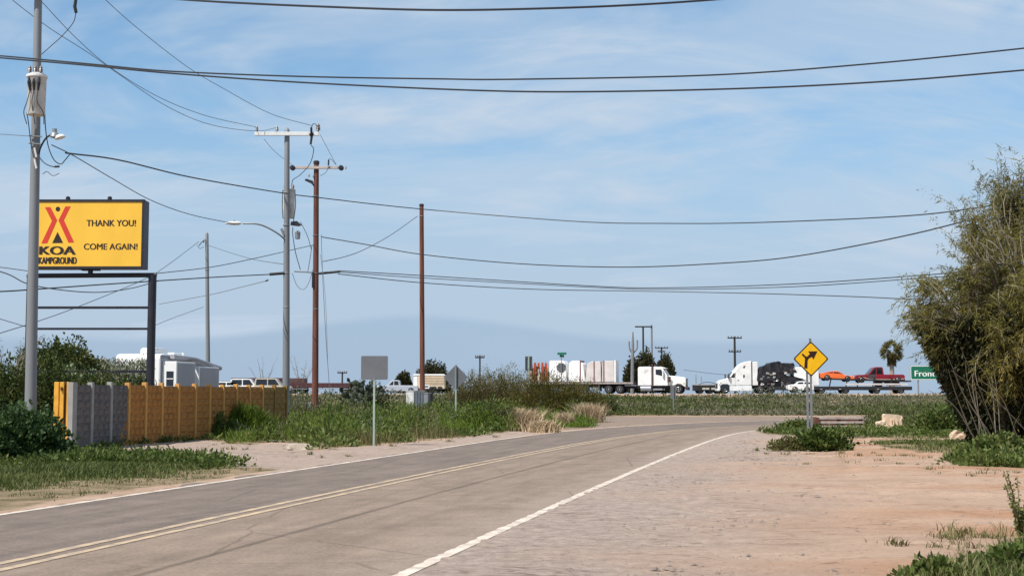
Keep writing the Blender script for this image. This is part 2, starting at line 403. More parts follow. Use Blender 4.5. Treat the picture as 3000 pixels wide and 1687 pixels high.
def ground_z(x, y):
    return float(HGT(x, y))
# ------------------------------------------------------------------ ground masks (real colours of the soil)
drive_poly = gl([(190, 1318), (300, 1296), (470, 1288), (560, 1287), (700, 1302), (830, 1300), (930, 1322), (1090, 1308), (1330, 1287), (1480, 1266), (1620, 1258),
                 (1500, 1284), (1200, 1331), (987, 1362), (800, 1388), (700, 1368), (560, 1348), (430, 1336), (190, 1336)])
grass_poly = gl([(-420, 1335), (0, 1335), (190, 1338), (430, 1337), (600, 1352), (720, 1366), (800, 1377), (700, 1392), (560, 1412), (300, 1446), (0, 1496), (-420, 1560)])
weed_poly = gl([(500, 1290), (540, 1287), (620, 1292), (700, 1302), (800, 1297), (860, 1300), (930, 1320), (1090, 1306), (1200, 1294), (1330, 1284), (1480, 1266)]) + \
            [(3.4, 62), (4.8, 78), (4.0, 96), (-40, 96), (-40, 70), (-11, 60)]
rgrass_polys = [gl([(2225, 1266), (2300, 1258), (2420, 1264), (2560, 1262), (2760, 1262), (3150, 1262), (3150, 1288), (2800, 1284), (2520, 1282), (2400, 1276), (2250, 1272)]),
                gl([(2560, 1295), (2700, 1292), (3150, 1290), (3150, 1330), (2800, 1326), (2640, 1316), (2560, 1304)]),
                gl([(2780, 1352), (2860, 1330), (3150, 1326), (3150, 1372), (2900, 1372), (2800, 1364)]),
                gl([(2640, 1700), (2760, 1668), (2880, 1640), (2960, 1600), (3150, 1590), (3150, 1720), (2640, 1720)])]
def build_ground():
    ys = np.concatenate([np.arange(-12, 7, 1.0), np.arange(7, 22, 0.13), np.arange(22, 45, 0.3), np.arange(45, 100, 0.6), np.arange(100, 165, 1.3),
                         np.arange(165, 260, 8), np.geomspace(260, 6000, 24)])
    xf = np.arange(-16, 18.01, 0.16)
    xs = np.concatenate([-np.geomspace(5000, 30, 26), np.arange(-29, -16, 0.6), xf, np.arange(18.5, 32, 0.6), np.geomspace(33, 5000, 26)])
    X, Y = np.meshgrid(xs, ys); x = X.ravel(); y = Y.ravel()
    near = (y < 110) & (np.abs(x) < 70)
    ins = np.zeros(len(x), bool); de = np.full(len(x), 60.0); dR = np.full(len(x), 60.0)
    xn, yn = x[near], y[near]
    ins[near] = inpoly(xn, yn, road_poly) | inpoly(xn, yn, side_poly)
    eL = edgeL[::8]; eR = edgeR[::8]
    de[near] = np.minimum(segdist(xn, yn, eL), segdist(xn, yn, eR)); dR[near] = segdist(xn, yn, eR)
    z = HGT(x, y)
    n1 = vnoise(x, y, 2.3, 1) - 0.5; n2 = vnoise(x, y, 0.55, 2) - 0.5; n3 = vnoise(x * 0.45, y, 0.22, 3) - 0.5
    amp = np.clip(de / 1.6, 0, 1); rut = ((np.abs(dR - 4.3 - 1.2 * (vnoise(x * 0, y, 14, 61) - .5)) < .16) | (np.abs(dR - 6.0 - 1.4 * (vnoise(x * 0, y, 14, 61) - .5)) < .16)) * (x > 0) * np.clip(vnoise(x, y, 3, 66) * 2 - .4, 0, 1); n4 = vnoise(x * 0.3 + y * 0.06, y, 0.5, 7) - 0.5
    z = z + np.where(ins & (de > 0.30), -0.03, 0.004 + n1 * 0.07 * amp + n2 * 0.040 * (0.2 + 0.8 * amp) + n3 * 0.018 * (0.2 + 0.8 * amp) + n4 * 0.03 * amp - rut * 0.035)
    z = np.where(y > 110, HGT(x, y) + n1 * 0.10 * (y < 150), z)
    me = bpy.data.meshes.new('ground')
    nx, ny = len(xs), len(ys)
    idx = np.arange(nx * ny).reshape(ny, nx)
    F = np.stack([idx[:-1, :-1], idx[:-1, 1:], idx[1:, 1:], idx[1:, :-1]], -1).reshape(-1, 4).astype(np.int32)
    me.vertices.add(nx * ny); me.vertices.foreach_set('co', np.stack([x, y, z], 1).astype(np.float32).ravel())
    me.loops.add(F.size); me.loops.foreach_set('vertex_index', F.ravel())
    me.polygons.add(len(F)); me.polygons.foreach_set('loop_start', np.arange(len(F), dtype=np.int32) * 4)
    wob = (vnoise(x, y, 1.6, 5) - 0.5) * 1.6 + (vnoise(x, y, 0.4, 6) - 0.5) * 0.7
    gravel = np.zeros(len(x)); green = np.zeros(len(x)); orange = np.zeros(len(x))
    gravel = np.maximum(gravel, np.clip(1.15 - (dR + wob * 1.3) / 3.4, 0, 1))
    gravel[near] = np.maximum(gravel[near], inpoly(xn + wob[near] * 0.25, yn + wob[near] * 0.5, drive_poly) * 0.85)
    gravel = np.where((y > 144) & (y < 164), 0.25, gravel)
    for p in [grass_poly, weed_poly] + rgrass_polys:
        green[near] = np.maximum(green[near], inpoly(xn + wob[near] * 0.22, yn + wob[near] * 0.6, p) * 1.0)
    green = np.where((y > 96) & (y < 145), 0.85, green); green = np.where((x < -13) & (y > 33) & (y < 152), 0.8, green)
    green = np.where(y > 200, 0.5, green)
    # worn patches and wheel tracks of redder soil on the open dirt to the right
    tr = np.exp(-((y - (15.3 + 0.10 * x)) / 0.5) ** 2) + 0.8 * np.exp(-((y - (19.0 + 0.05 * x)) / 0.8) ** 2) + 0.5 * np.exp(-((y - 27) / 1.2) ** 2)
    orange = np.clip((vnoise(x * 0.35, y, 1.1, 9) - 0.42) * 1.6 + tr * (x > 2) * 0.55 * vnoise(x, y, 1.7, 12), 0, 1) * (x > 0) * np.clip((dR - 1.2) / 3, 0, 1)
    for nm, a in (('gravel', gravel), ('green', green), ('orange', orange)):
        at = me.attributes.new(nm, 'FLOAT', 'POINT'); at.data.foreach_set('value', a.astype(np.float32))
    m, N, L, b = nodes_of('soil')
    tc = N.new('ShaderNodeTexCoord')
    def noise(scale, det, rough=0.6, st=(1, 1, 1)):
        mp = N.new('ShaderNodeMapping'); mp.inputs['Scale'].default_value = st; L.new(tc.outputs['Object'], mp.inputs[0])
        t = N.new('ShaderNodeTexNoise'); t.inputs['Scale'].default_value = scale; t.inputs['Detail'].default_value = det; t.inputs['Roughness'].default_value = rough
        L.new(mp.outputs[0], t.inputs['Vector']); return t.outputs['Fac']
    def ramp(f, p0, c0, p1, c1):
        r = N.new('ShaderNodeValToRGB'); e = r.color_ramp.elements; e[0].position = p0; e[0].color = (*c0, 1); e[1].position = p1; e[1].color = (*c1, 1)
        L.new(f, r.inputs[0]); return r.outputs[0]
    def mixc(f, a, c, mode='MIX'):
        x = N.new('ShaderNodeMix'); x.data_type = 'RGBA'; x.blend_type = mode
        if isinstance(f, float): x.inputs[0].default_value = f
        else: L.new(f, x.inputs[0])
        L.new(a, x.inputs[6]); L.new(c, x.inputs[7]); return x.outputs[2]
    def attr(nm):
        a = N.new('ShaderNodeAttribute'); a.attribute_name = nm; return a.outputs['Fac']
    sand = ramp(noise(0.9, 8, 0.7, (0.5, 1, 1)), 0.3, (0.335, 0.222, 0.156), 0.7, (0.475, 0.338, 0.248))
    orng = ramp(noise(2.0, 6, 0.6, (0.5, 1.2, 1)), 0.3, (0.305, 0.150, 0.080), 0.7, (0.43, 0.25, 0.150))
    grav = ramp(noise(5.0, 9, 0.8), 0.34, (0.215, 0.168, 0.145), 0.64, (0.43, 0.338, 0.278))
    gren = ramp(noise(1.6, 6, 0.7), 0.35, (0.105, 0.090, 0.042), 0.62, (0.29, 0.21, 0.135))
    c = mixc(attr('orange'), sand, orng); c = mixc(attr('gravel'), c, grav)
    speck = ramp(noise(17, 5, 0.75, (0.7, 1, 1)), 0.34, (0.42, 0.38, 0.36), 0.46, (1, 1, 1)); c = mixc(0.6, c, speck, 'MULTIPLY')
    # thin dark wavy lines, ridge shade painted into the soil colour
    ridge = noise(1.1, 4, 0.6, (0.34, 1.0, 1)); msk = noise(0.8, 3, 0.6)
    def mm(op, a, q):
        x = N.new('ShaderNodeMath'); x.operation = op
        for i, w in enumerate((a, q)):
            if isinstance(w, float): x.inputs[i].default_value = w
            else: L.new(w, x.inputs[i])
        return x.outputs[0]
    band = mm('ABSOLUTE', mm('SUBTRACT', mm('FRACT', mm('MULTIPLY', ridge, 9.0), 0.0), 0.5), 0.0)
    r1 = N.new('ShaderNodeMapRange'); r1.inputs[1].default_value = 0.03; r1.inputs[2].default_value = 0.14; r1.inputs[3].default_value = 1.0; r1.inputs[4].default_value = 0.0; L.new(band, r1.inputs[0])
    r2 = N.new('ShaderNodeMapRange'); r2.inputs[1].default_value = 0.47; r2.inputs[2].default_value = 0.60; L.new(msk, r2.inputs[0])
    dk = N.new('ShaderNodeRGB'); dk.outputs[0].default_value = (0.58, 0.52, 0.48, 1)
    c = mixc(mm('MULTIPLY', mm('MULTIPLY', r1.outputs[0], r2.outputs[0]), 0.8), c, mixc(1.0, c, dk.outputs[0], 'MULTIPLY'))
    c = mixc(attr('green'), c, gren)
    L.new(c, b.inputs['Base Color']); b.inputs['Roughness'].default_value = 0.95; b.inputs['Specular IOR Level'].default_value = 0.15
    bp = N.new('ShaderNodeBump'); bp.inputs['Strength'].default_value = 0.9; bp.inputs['Distance'].default_value = 0.04
    L.new(noise(5.5, 10, 0.8, (0.7, 1.1, 1)), bp.inputs['Height']); L.new(bp.outputs[0], b.inputs['Normal'])
    me.materials.append(m); me.update(calc_edges=True); me.shade_smooth()
    tag(link('ground', me), 'tan dirt ground with gravel shoulders and green patches', kind='structure')
build_ground()

# ------------------------------------------------------------------ road with lanes
def asphalt():
    m, N, L, b = nodes_of('asphalt')
    def attr(nm):
        a = N.new('ShaderNodeAttribute'); a.attribute_name = nm; return a.outputs['Fac']
    ac, al = attr('ac'), attr('al')
    def mth(op, a, c):
        x = N.new('ShaderNodeMath'); x.operation = op
        for i, q in enumerate((a, c)):
            if isinstance(q, (int, float)): x.inputs[i].default_value = q
            else: L.new(q, x.inputs[i])
        return x.outputs[0]
    cb = N.new('ShaderNodeCombineXYZ'); L.new(mth('MULTIPLY', ac, 6.0), cb.inputs[0]); L.new(mth('MULTIPLY', al, 0.16), cb.inputs[1])
    st = N.new('ShaderNodeTexNoise'); st.inputs['Scale'].default_value = 1.6; st.inputs['Detail'].default_value = 7; st.inputs['Roughness'].default_value = 0.65
    L.new(cb.outputs[0], st.inputs['Vector'])
    tc = N.new('ShaderNodeTexCoord')
    t1 = N.new('ShaderNodeTexNoise'); t1.inputs['Scale'].default_value = 1.3; t1.inputs['Detail'].default_value = 10; t1.inputs['Roughness'].default_value = 0.82; L.new(tc.outputs['Object'], t1.inputs['Vector'])
    t2 = N.new('ShaderNodeTexNoise'); t2.inputs['Scale'].default_value = 22; t2.inputs['Detail'].default_value = 8; t2.inputs['Roughness'].default_value = 0.75; L.new(tc.outputs['Object'], t2.inputs['Vector'])
    # far lane bluish grey, near lane dusty
    ln = N.new('ShaderNodeMapRange'); ln.interpolation_type = 'SMOOTHSTEP'; ln.inputs[1].default_value = 0.90; ln.inputs[2].default_value = 1.10; L.new(ac, ln.inputs[0])
    def rgb2(c0, c1, f):
        r = N.new('ShaderNodeValToRGB'); e = r.color_ramp.elements; e[0].position = 0.36; e[1].position = 0.64; e[0].color = (*c0, 1); e[1].color = (*c1, 1); L.new(f, r.inputs[0]); return r.outputs[0]
    mixf = mth('ADD', mth('MULTIPLY', st.outputs['Fac'], 0.45), mth('MULTIPLY', t1.outputs['Fac'], 0.55))
    far = rgb2((0.112, 0.087, 0.074), (0.232, 0.182, 0.150), mixf)
    nea = rgb2((0.164, 0.123, 0.094), (0.292, 0.220, 0.169), mixf)
    mx = N.new('ShaderNodeMix'); mx.data_type = 'RGBA'; L.new(ln.outputs[0], mx.inputs[0]); L.new(far, mx.inputs[6]); L.new(nea, mx.inputs[7])
    # dusty right margin
    du = N.new('ShaderNodeMapRange'); du.interpolation_type = 'SMOOTHSTEP'; du.inputs[1].default_value = 1.66; du.inputs[2].default_value = 1.96
    L.new(mth('ADD', ac, mth('MULTIPLY', mth('SUBTRACT', t1.outputs['Fac'], 0.5), 0.7)), du.inputs[0])
    m2 = N.new('ShaderNodeMix'); m2.data_type = 'RGBA'; L.new(mth('MULTIPLY', du.outputs[0], 0.85), m2.inputs[0]); L.new(mx.outputs[2], m2.inputs[6]); m2.inputs[7].default_value = (0.285, 0.22, 0.178, 1)
    # the paving seam that runs along the near lane
    wob = mth('MULTIPLY', mth('SUBTRACT', st.outputs['Fac'], 0.5), 0.02)
    sd = mth('ABSOLUTE', mth('SUBTRACT', mth('ADD', ac, wob), 1.37), 0)
    sm = N.new('ShaderNodeMapRange'); sm.inputs[1].default_value = 0.004; sm.inputs[2].default_value = 0.018; sm.inputs[3].default_value = 0.60; sm.inputs[4].default_value = 1.0; L.new(sd, sm.inputs[0])
    m3 = N.new('ShaderNodeMix'); m3.data_type = 'RGBA'; m3.blend_type = 'MULTIPLY'; m3.inputs[0].default_value = 1
    cc = N.new('ShaderNodeCombineXYZ'); [L.new(sm.outputs[0], cc.inputs[i]) for i in range(3)]
    L.new(m2.outputs[2], m3.inputs[6]); L.new(cc.outputs[0], m3.inputs[7])
    # aggregate
    r4 = N.new('ShaderNodeMapRange'); r4.inputs[1].default_value = 0.3; r4.inputs[2].default_value = 0.7; r4.inputs[3].default_value = 0.70; r4.inputs[4].default_value = 1.24; L.new(t2.outputs['Fac'], r4.inputs[0])
    c4 = N.new('ShaderNodeCombineXYZ'); [L.new(r4.outputs[0], c4.inputs[i]) for i in range(3)]
    m4 = N.new('ShaderNodeMix'); m4.data_type = 'RGBA'; m4.blend_type = 'MULTIPLY'; m4.inputs[0].default_value = 1
    L.new(m3.outputs[2], m4.inputs[6]); L.new(c4.outputs[0], m4.inputs[7])
    wp = N.new('ShaderNodeMix'); wp.data_type = 'VECTOR'; wp.inputs[0].default_value = 0.12
    L.new(tc.outputs['Object'], wp.inputs[4]); L.new(t1.outputs['Color'], wp.inputs[5])
    vo = N.new('ShaderNodeTexVoronoi'); vo.feature = 'DISTANCE_TO_EDGE'; vo.inputs['Scale'].default_value = 0.42; L.new(wp.outputs[1], vo.inputs['Vector'])
    vr = N.new('ShaderNodeMapRange'); vr.inputs[1].default_value = 0.002; vr.inputs[2].default_value = 0.008; vr.inputs[3].default_value = 0.70; vr.inputs[4].default_value = 1.0; L.new(vo.outputs['Distance'], vr.inputs[0])
    cm = N.new('ShaderNodeMapRange'); cm.inputs[1].default_value = 0.46; cm.inputs[2].default_value = 0.56; L.new(t1.outputs['Fac'], cm.inputs[0])
    cr = mth('MAXIMUM', vr.outputs[0], mth('SUBTRACT', 1.0, cm.outputs[0])); c5 = N.new('ShaderNodeCombineXYZ'); [L.new(cr, c5.inputs[i]) for i in range(3)]
    m5 = N.new('ShaderNodeMix'); m5.data_type = 'RGBA'; m5.blend_type = 'MULTIPLY'; m5.inputs[0].default_value = 1
    L.new(m4.outputs[2], m5.inputs[6]); L.new(c5.outputs[0], m5.inputs[7])
    L.new(m5.outputs[2], b.inputs['Base Color']); b.inputs['Roughness'].default_value = 0.9; b.inputs['Specular IOR Level'].default_value = 0.2
    bp = N.new('ShaderNodeBump'); bp.inputs['Strength'].default_value = 0.5; bp.inputs['Distance'].default_value = 0.01
    L.new(t2.outputs['Fac'], bp.inputs['Height']); L.new(bp.outputs[0], b.inputs['Normal'])
    MATS['asphalt'] = m
asphalt()
def pair(line, n):                          # n stations by arc length
    s = np.concatenate([[0], np.cumsum(np.hypot(*np.diff(line, axis=0).T))]); t = np.linspace(0, s[-1], n)
    return np.stack([np.interp(t, s, line[:, 0]), np.interp(t, s, line[:, 1])], 1), t
def attr_f(me, nm, a):
    at = me.attributes.new(nm, 'FLOAT', 'POINT'); at.data.foreach_set('value', np.asarray(a, np.float32))
def nearest_pair(line, base):               # for every base point the closest point of the dense line
    out = []
    for p in base:
        d = np.hypot(line[:, 0] - p[0], line[:, 1] - p[1]); out.append(line[d.argmin()])
    return np.array(out)
base, tt = pair(LC, 420)
dense = lambda l: pair(l, 4000)[0]
pL, pR = nearest_pair(dense(edgeL), base), nearest_pair(dense(edgeR), base)
def strip(rows, z, name, m, attrs=None, kind='structure', parent=None):
    n = len(rows[0]); k = len(rows)
    V = np.concatenate([np.concatenate([r, np.full((n, 1), z)], 1) for r in rows]); F = []
    for j in range(k - 1):
        for i in range(n - 1): F.append((j * n + i, (j + 1) * n + i, (j + 1) * n + i + 1, j * n + i + 1))
    me = bpy.data.meshes.new(name); me.from_pydata(V.tolist(), [], F); me.materials.append(M[m])
    for nm, a in (attrs or {}).items(): attr_f(me, nm, a)
    o = link(name, me, parent)
    if kind and not parent: o['kind'] = kind
    return o
rows, ac = [], []
for q in np.linspace(0, 1, 7): rows.append(pL * (1 - q) + base * q); ac.append(q)
for q in np.linspace(0, 1, 7)[1:]: rows.append(base * (1 - q) + pR * q); ac.append(1 + q)
road = strip(rows, 0.0, 'road', 'asphalt', {'ac': np.repeat(ac, len(base)), 'al': np.tile(tt, len(rows))})
tag(road, 'two lane asphalt road curving away to the right')

def paint(name, col, worn, w0, w1):
    m, N, L, b = nodes_of(name)
    tc = N.new('ShaderNodeTexCoord'); t = N.new('ShaderNodeTexNoise'); t.inputs['Scale'].default_value = 3.2; t.inputs['Detail'].default_value = 9; t.inputs['Roughness'].default_value = 0.8
    L.new(tc.outputs['Object'], t.inputs['Vector'])
    r = N.new('ShaderNodeValToRGB'); e = r.color_ramp.elements; e[0].position = w0; e[1].position = w1; e[0].color = (*worn, 1); e[1].color = (*col, 1)
    L.new(t.outputs['Fac'], r.inputs[0]); L.new(r.outputs[0], b.inputs['Base Color']); b.inputs['Roughness'].default_value = 0.75
    MATS[name] = m
paint('paint_white', (0.62, 0.53, 0.44), (0.34, 0.265, 0.215), 0.36, 0.56)
paint('paint_yellow', (0.56, 0.405, 0.24), (0.26, 0.205, 0.165), 0.38, 0.62)
def marking(line, w, name, m, label, z=0.005):
    jag = (RNG.random(len(line)) - 0.5) * 0.03
    a = offset(line, -w / 2 + 0); bb = offset(line, w / 2)
    a = a + (unit(bb - a)) * jag[:, None]
    o = strip([a, bb], z, name, m); tag(o, label); return o
lr = LR[(LR[:, 1] < 69.5)]
marking(pair(lr, 900)[0], 0.13, 'edge_line', 'paint_white', 'worn white edge line along the near side of the road')
marking(pair(LL[LL[:, 0] < 16], 700)[0], 0.13, 'edge_line', 'paint_white', 'white edge line along the far side of the road')
marking(pair(offset(LC, -0.13), 700)[0], 0.11, 'centre_line', 'paint_yellow', 'faded yellow centre line, the farther of the pair')
marking(pair(offset(LC, 0.13), 700)[0], 0.11, 'centre_line', 'paint_yellow', 'faded yellow centre line, the nearer of the pair')
def sheet(poly, z, name, m, label, attrs=None):
    bm = bmesh.new(); vs = [bm.verts.new((x, y, z)) for x, y in poly]; f = bm.faces.new(vs); bmesh.ops.triangulate(bm, faces=[f])
    me = bpy.data.meshes.new(name); bm.to_mesh(me); bm.free(); me.materials.append(M[m])
    for nm, a in (attrs or {}).items(): attr_f(me, nm, np.full(len(me.vertices), a))
    return tag(link(name, me), label, kind='structure')
sheet(side_poly, -0.006, 'side_road', 'asphalt', 'grey asphalt of the side road joining behind the curve', {'ac': 1.1, 'al': 3.0})
mat('freeway_top', (0.20, 0.185, 0.175), 0.9, 0, 0.1, 0.5)
fw = MB().box(-900, 900, 161.0, 190.0, 1.5, 1.592).build('freeway', 'freeway_top'); tag(fw, 'raised freeway carriageway behind the scrub', kind='structure')
# loose stones on the dirt
def stones():
    n = 3000; y = 9.5 + 45 * RNG.random(n) ** 2.0; x = RNG.uniform(-1, 1, n) * 0.21 * y + 0.21 * y
    k = ~inpoly(x, y, road_poly); x, y = x[k][:1100], y[k][:1100]; mb = MB()
    for x, y in zip(x, y):
        r = random.uniform(0.004, 0.013) * (1 + y * 0.02); s = [random.uniform(0.6, 1.3) for _ in range(6)]; z = -0.016
        mb.add([(x + r * s[0] * 1.4, y, z), (x, y + r * s[1], z), (x - r * s[2] * 1.4, y, z), (x, y - r * s[3], z), (x + r * .2, y, z + .01 + r * .7 * s[4])],
               [(0, 1, 4), (1, 2, 4), (2, 3, 4), (3, 0, 4)])
    tag(mb.build('gravel', 'pebble'), 'loose small stones lying on the dirt shoulder', 'gravel', kind='stuff')
stones()

def rubble():                               # crumbled asphalt and stones along the ragged edge of the shoulder
    l = pair(LR[(LR[:, 1] > 9) & (LR[:, 1] < 60)], 900)[0]; o = offset(l, 1.0) - l; mb = MB()
    for k in range(2600):
        i = random.randrange(len(l)); q = random.choice((random.gauss(2.3, .35), random.gauss(1.2, .6), random.uniform(.4, 7.5)))
        if q < .4: continue
        x, y = l[i] + o[i] * q; x += random.gauss(0, .3); y += random.gauss(0, .3); r = random.uniform(.006, .022) * random.choice((1, 1, 1, 1.8)) * (1 + y * .012); z = -.006
        s_ = [random.uniform(.6, 1.4) for _ in range(5)]
        mb.add([(x + r * s_[0] * 1.5, y, z), (x, y + r * s_[1], z), (x - r * s_[2] * 1.3, y, z), (x, y - r * s_[3], z), (x + r * .3 * s_[1], y, z + .006 + r * .32 * s_[4])], [(0, 1, 4), (1, 2, 4), (2, 3, 4), (3, 0, 4)])
    tag(mb.build('rubble', 'rubble'), 'crumbled grey stones along the ragged road shoulder', 'gravel', kind='stuff')
mat('rubble', (0.25, 0.20, 0.17), 0.95, 0, 0.4, 9)
rubble()
# ------------------------------------------------------------------ poles, wires, signs
def spline(pts, n=8):
    pts = [Vector(p) for p in pts]; q = [pts[0] * 2 - pts[1]] + pts + [pts[-1] * 2 - pts[-2]]; out = []
    for i in range(1, len(q) - 2):
        a, b, c, d = q[i - 1], q[i], q[i + 1], q[i + 2]
        for k in range(n):
            t = k / n
            out.append(0.5 * ((2 * b) + (c - a) * t + (2 * a - 5 * b + 4 * c - d) * t * t + (3 * b - a - 3 * c + d) * t ** 3))
    out.append(pts[-1]); return out
K = 3000 / 2576.0
def wire(name, label, pts, r, m='wire', cat='cable', group=None, sleeves=(), nd=8):
    """pts: (u, v, depth) in the 2576-wide reading of the photograph"""
    p3 = [P(u * K, v * K, Y) for u, v, Y in pts]
    t = thing(name, label, cat, p3[0], group=group)
    loc = lambda q: [x - p3[0] for x in q]
    MB().tube(loc(spline(p3, nd)), r, 5).build('strand', m, t)
    for a, b, rr in sleeves:
        MB().tube(loc([P(a[0] * K, a[1] * K, a[2]), P(b[0] * K, b[1] * K, b[2])]), rr, 8).build('splice_sleeve', 'black_rubber', t)
    return t

def pole(name, label, u, vb, vt, Y, r0, r1, m, utop=None, cat='utility pole', zb=None, domed=False):
    b = P(u, vb, Y); tp = P(u if utop is None else utop, vt, Y)
    z0 = ground_z(b.x, Y) if zb is None else zb
    t = thing(name, label, cat, (b.x, Y, z0))
    h = tp.z - z0; lean = tp.x - b.x
    n = 10
    pts = [(lean * i / n, 0, -0.4 + (h + 0.4) * i / n) for i in range(n + 1)]; rad = [r0 + (r1 - r0) * i / n for i in range(n + 1)]
    if domed: pts += [(lean, 0, h + r1 * .7), (lean, 0, h + r1 * 1.2)]; rad += [r1 * 0.75, r1 * 0.2]
    o = MB().tube(pts, rad, 14).build('shaft', m, t); smooth_by_angle(o, 50)
    t['h'] = h
    def at(uu, vv, dy=0.0):                # local point seen at a photo pixel
        q = P(uu, vv, Y + dy); return Vector((q.x - b.x, dy, q.z - z0))
    return t, at
def insulator(t, p, s=1.0, name='insulator', m='porcelain'):
    o = MB().lathe([(0.02 * s, 0), (0.02 * s, .05 * s), (.07 * s, .06 * s), (.05 * s, .11 * s), (.075 * s, .12 * s), (.05 * s, .18 * s), (.06 * s, .2 * s), (.03 * s, .26 * s)], n=10).build(name, m, t, p)
    return smooth_by_angle(o)

# near grey pole with the hanging transformer
A, a = pole('utility_pole', 'tall grey pole at the left edge with white transformer and small lamp', 88, 1290, -85, 42.0, 0.185, 0.112, 'steel_pole', utop=113.5)
arm = MB().box(-1.5, 1.7, -0.06, 0.06, -0.07, 0.07).build('crossarm', 'white_arm', A, a(114, -14, -0.22), bevel=0.01)
for dx in (-1.35, -0.6, 0.9, 1.55): insulator(A, a(114, -14, -0.22) + Vector((dx, 0, 0.07)), 1.1)
c0 = a(222, 0, -0.25)
MB().tube([c0 + Vector((0, 0, .18)), c0 + Vector((0.0, 0, -.06))], .03, 8).build('fuse_bracket', 'galvanised', A)
MB().tube([a(222, 0, -.28), a(219, 20, -.28), a(223, 38, -.28)], [.05, .055, .05], 8).build('fuse_cutout', 'black_rubber', A)
MB().tube(spline([a(223, 38, -.28), a(214, 68, -.26), a(180, 108, -.24), a(150, 135, -.2), a(122, 160, -.15)]), .014, 5).build('lead_wire', 'wire', A)
# transformer tank on the camera side
tk = a(107, 276, -0.52); tank = MB().lathe([(.05, -.66), (.25, -.66), (.27, -.62), (.285, .50), (.30, .52), (.30, .58), (.22, .64), (.02, .66)], n=24).build('transformer', 'tank_white', A, tk)
smooth_by_angle(tank)
MB().lathe([(.302, .50), (.315, .51), (.315, .57), (.302, .58)], n=24).build('lid_band', 'white_arm', tank)
for sx in (-1, 0, 1):
    insulator(tank, Vector((sx * .17, -.16, .60)), .9, 'bushing')
for k, sx in enumerate((-.15, .0, .16)):
    MB().tube([(sx, -.24, .46), (sx + .01, -.30, .30), (sx * .8 + .02, -.29, .05)], [.035, .05, .03], 6).build('low_bushing', 'black_rubber', tank)
    MB().tube(spline([(sx * .8 + .02, -.29, .05), (sx * 1.0 - .02, -.32, -.3), (sx * 1.9, -.25, -.62), (sx * 1.7, -.05, -.95)]), .014, 5).build('cable_lead', 'wire', tank)
for zz in (.30, -.42): MB().box(-.07, .07, .2, .55, zz - .04, zz + .04).build('hanger_bracket', 'galvanised', tank)
MB().tube(spline([a(78, 330, -.35), a(82, 350, -.3), a(87, 390, -.25), a(92, 430, -.2), a(99, 462, -.2)]), .016, 5).build('drop_cable', 'wire', A)
MB().tube(spline([a(131, 325, -.4), a(134, 380, -.35), a(142, 430, -.3), a(158, 468, -.3), a(178, 481, -.3), a(190, 470, -.3), a(205, 452, -.2)]), .017, 5).build('drop_cable', 'wire', A)
MB().tube(spline([a(116, 462, -.2), a(130, 478, -.3), a(152, 488, -.35), a(172, 489, -.35)]), [.016] * 24 + [.03], 5).build('drop_cable', 'wire', A)
MB().tube([a(160, 489, -.35), a(174, 488, -.35)], .032, 6).build('cable_end', 'black_rubber', A)
MB().tube(spline([a(125, 510, -.2), a(138, 503, -.25), a(155, 515, -.3), a(174, 508, -.3)]), .012, 5).build('cable_loop', 'wire_grey', A)
MB().tube(spline([a(114, 450, -.1), a(120, 430, -.25), a(135, 405, -.4), a(155, 392, -.5)]), .028, 7).build('lamp_arm', 'dark_pole', A)
lh = MB().lathe([(.02, .16), (.07, .16), (.07, .05), (.11, .02), (.14, -.10), (.10, -.12)], n=14).build('lamp_head', 'galvanised', A, a(160, 393, -.5)); smooth_by_angle(lh)
MB().lathe([(.04, -.02), (.13, -.05), (.17, -.13), (.02, -.16)], n=14).build('lamp_glass', 'white_arm', lh, (.13, 0, .0), rot=(0, R(-20), 0))
for vv in (398, 420): MB().tube([a(84, vv, -.19), a(122, vv + 3, -.19)], .022, 6).build('strap', 'galvanised', A)
for vv in (447, 480): MB().tube([a(101, vv - 14, -.185), a(107, vv + 14, -.185)], .03, 6).build('number_tag', 'white_arm', A)

# middle grey pole
B, b = pole('utility_pole', 'tall grey pole with white crossarm and long street light arm', 838, 1245, 383, 66.7, 0.185, 0.125, 'steel_pole', utop=841, domed=True)
MB().box(-1.56, 1.60, -.27, -.15, -.09, .09).build('crossarm', 'white_arm', B, b(841, 395), bevel=.012)
for uu in (752, 811): insulator(B, b(uu, 388, -.2), 1.2, m='galvanised')
insulator(B, b(932, 388, -.2), 1.6)
MB().tube([b(912, 374, -.3), b(912, 390, -.3)], .055, 8).build('fuse_top', 'black_rubber', B)
MB().tube([b(912, 392, -.3), b(913, 402, -.3), b(910, 424, -.3)], [.12, .06, .05], 8).build('fuse_cutout', 'black_rubber', B)
MB().tube(spline([b(912, 374, -.3), b(918, 363, -.3), b(928, 368, -.3), b(932, 380, -.3)]), .018, 5).build('jumper', 'wire', B)
MB().tube(spline([b(912, 426, -.3), b(919, 440, -.25), b(908, 480, -.2), b(880, 512, -.15), b(858, 528, -.1), b(855, 552, 0)]), .02, 5).build('lead_wire', 'wire', B)
tk = MB().lathe([(.04, -.72), (.27, -.72), (.29, -.68), (.30, .62), (.33, .64), (.33, .70), (.1, .76)], n=20).build('transformer', 'tank_white', B, b(846, 597, .5)); smooth_by_angle(tk)
for sx in (-.2, .2): insulator(tk, (sx, 0, .70), 1.0, 'bushing')
for zz in (.35, -.4): MB().box(-.07, .07, -.6, -.2, zz - .04, zz + .04).build('hanger_bracket', 'galvanised', tk)
MB().tube(spline([b(864, 560, -.1), b(866, 600, -.1), b(861, 640, -.1), b(859, 655, -.1)]), .022, 5).build('riser_cable', 'wire', B)
MB().tube(spline([b(829, 555, -.1), b(827, 600, -.1), b(829, 640, -.1)]), .02, 5).build('riser_cable', 'wire', B)
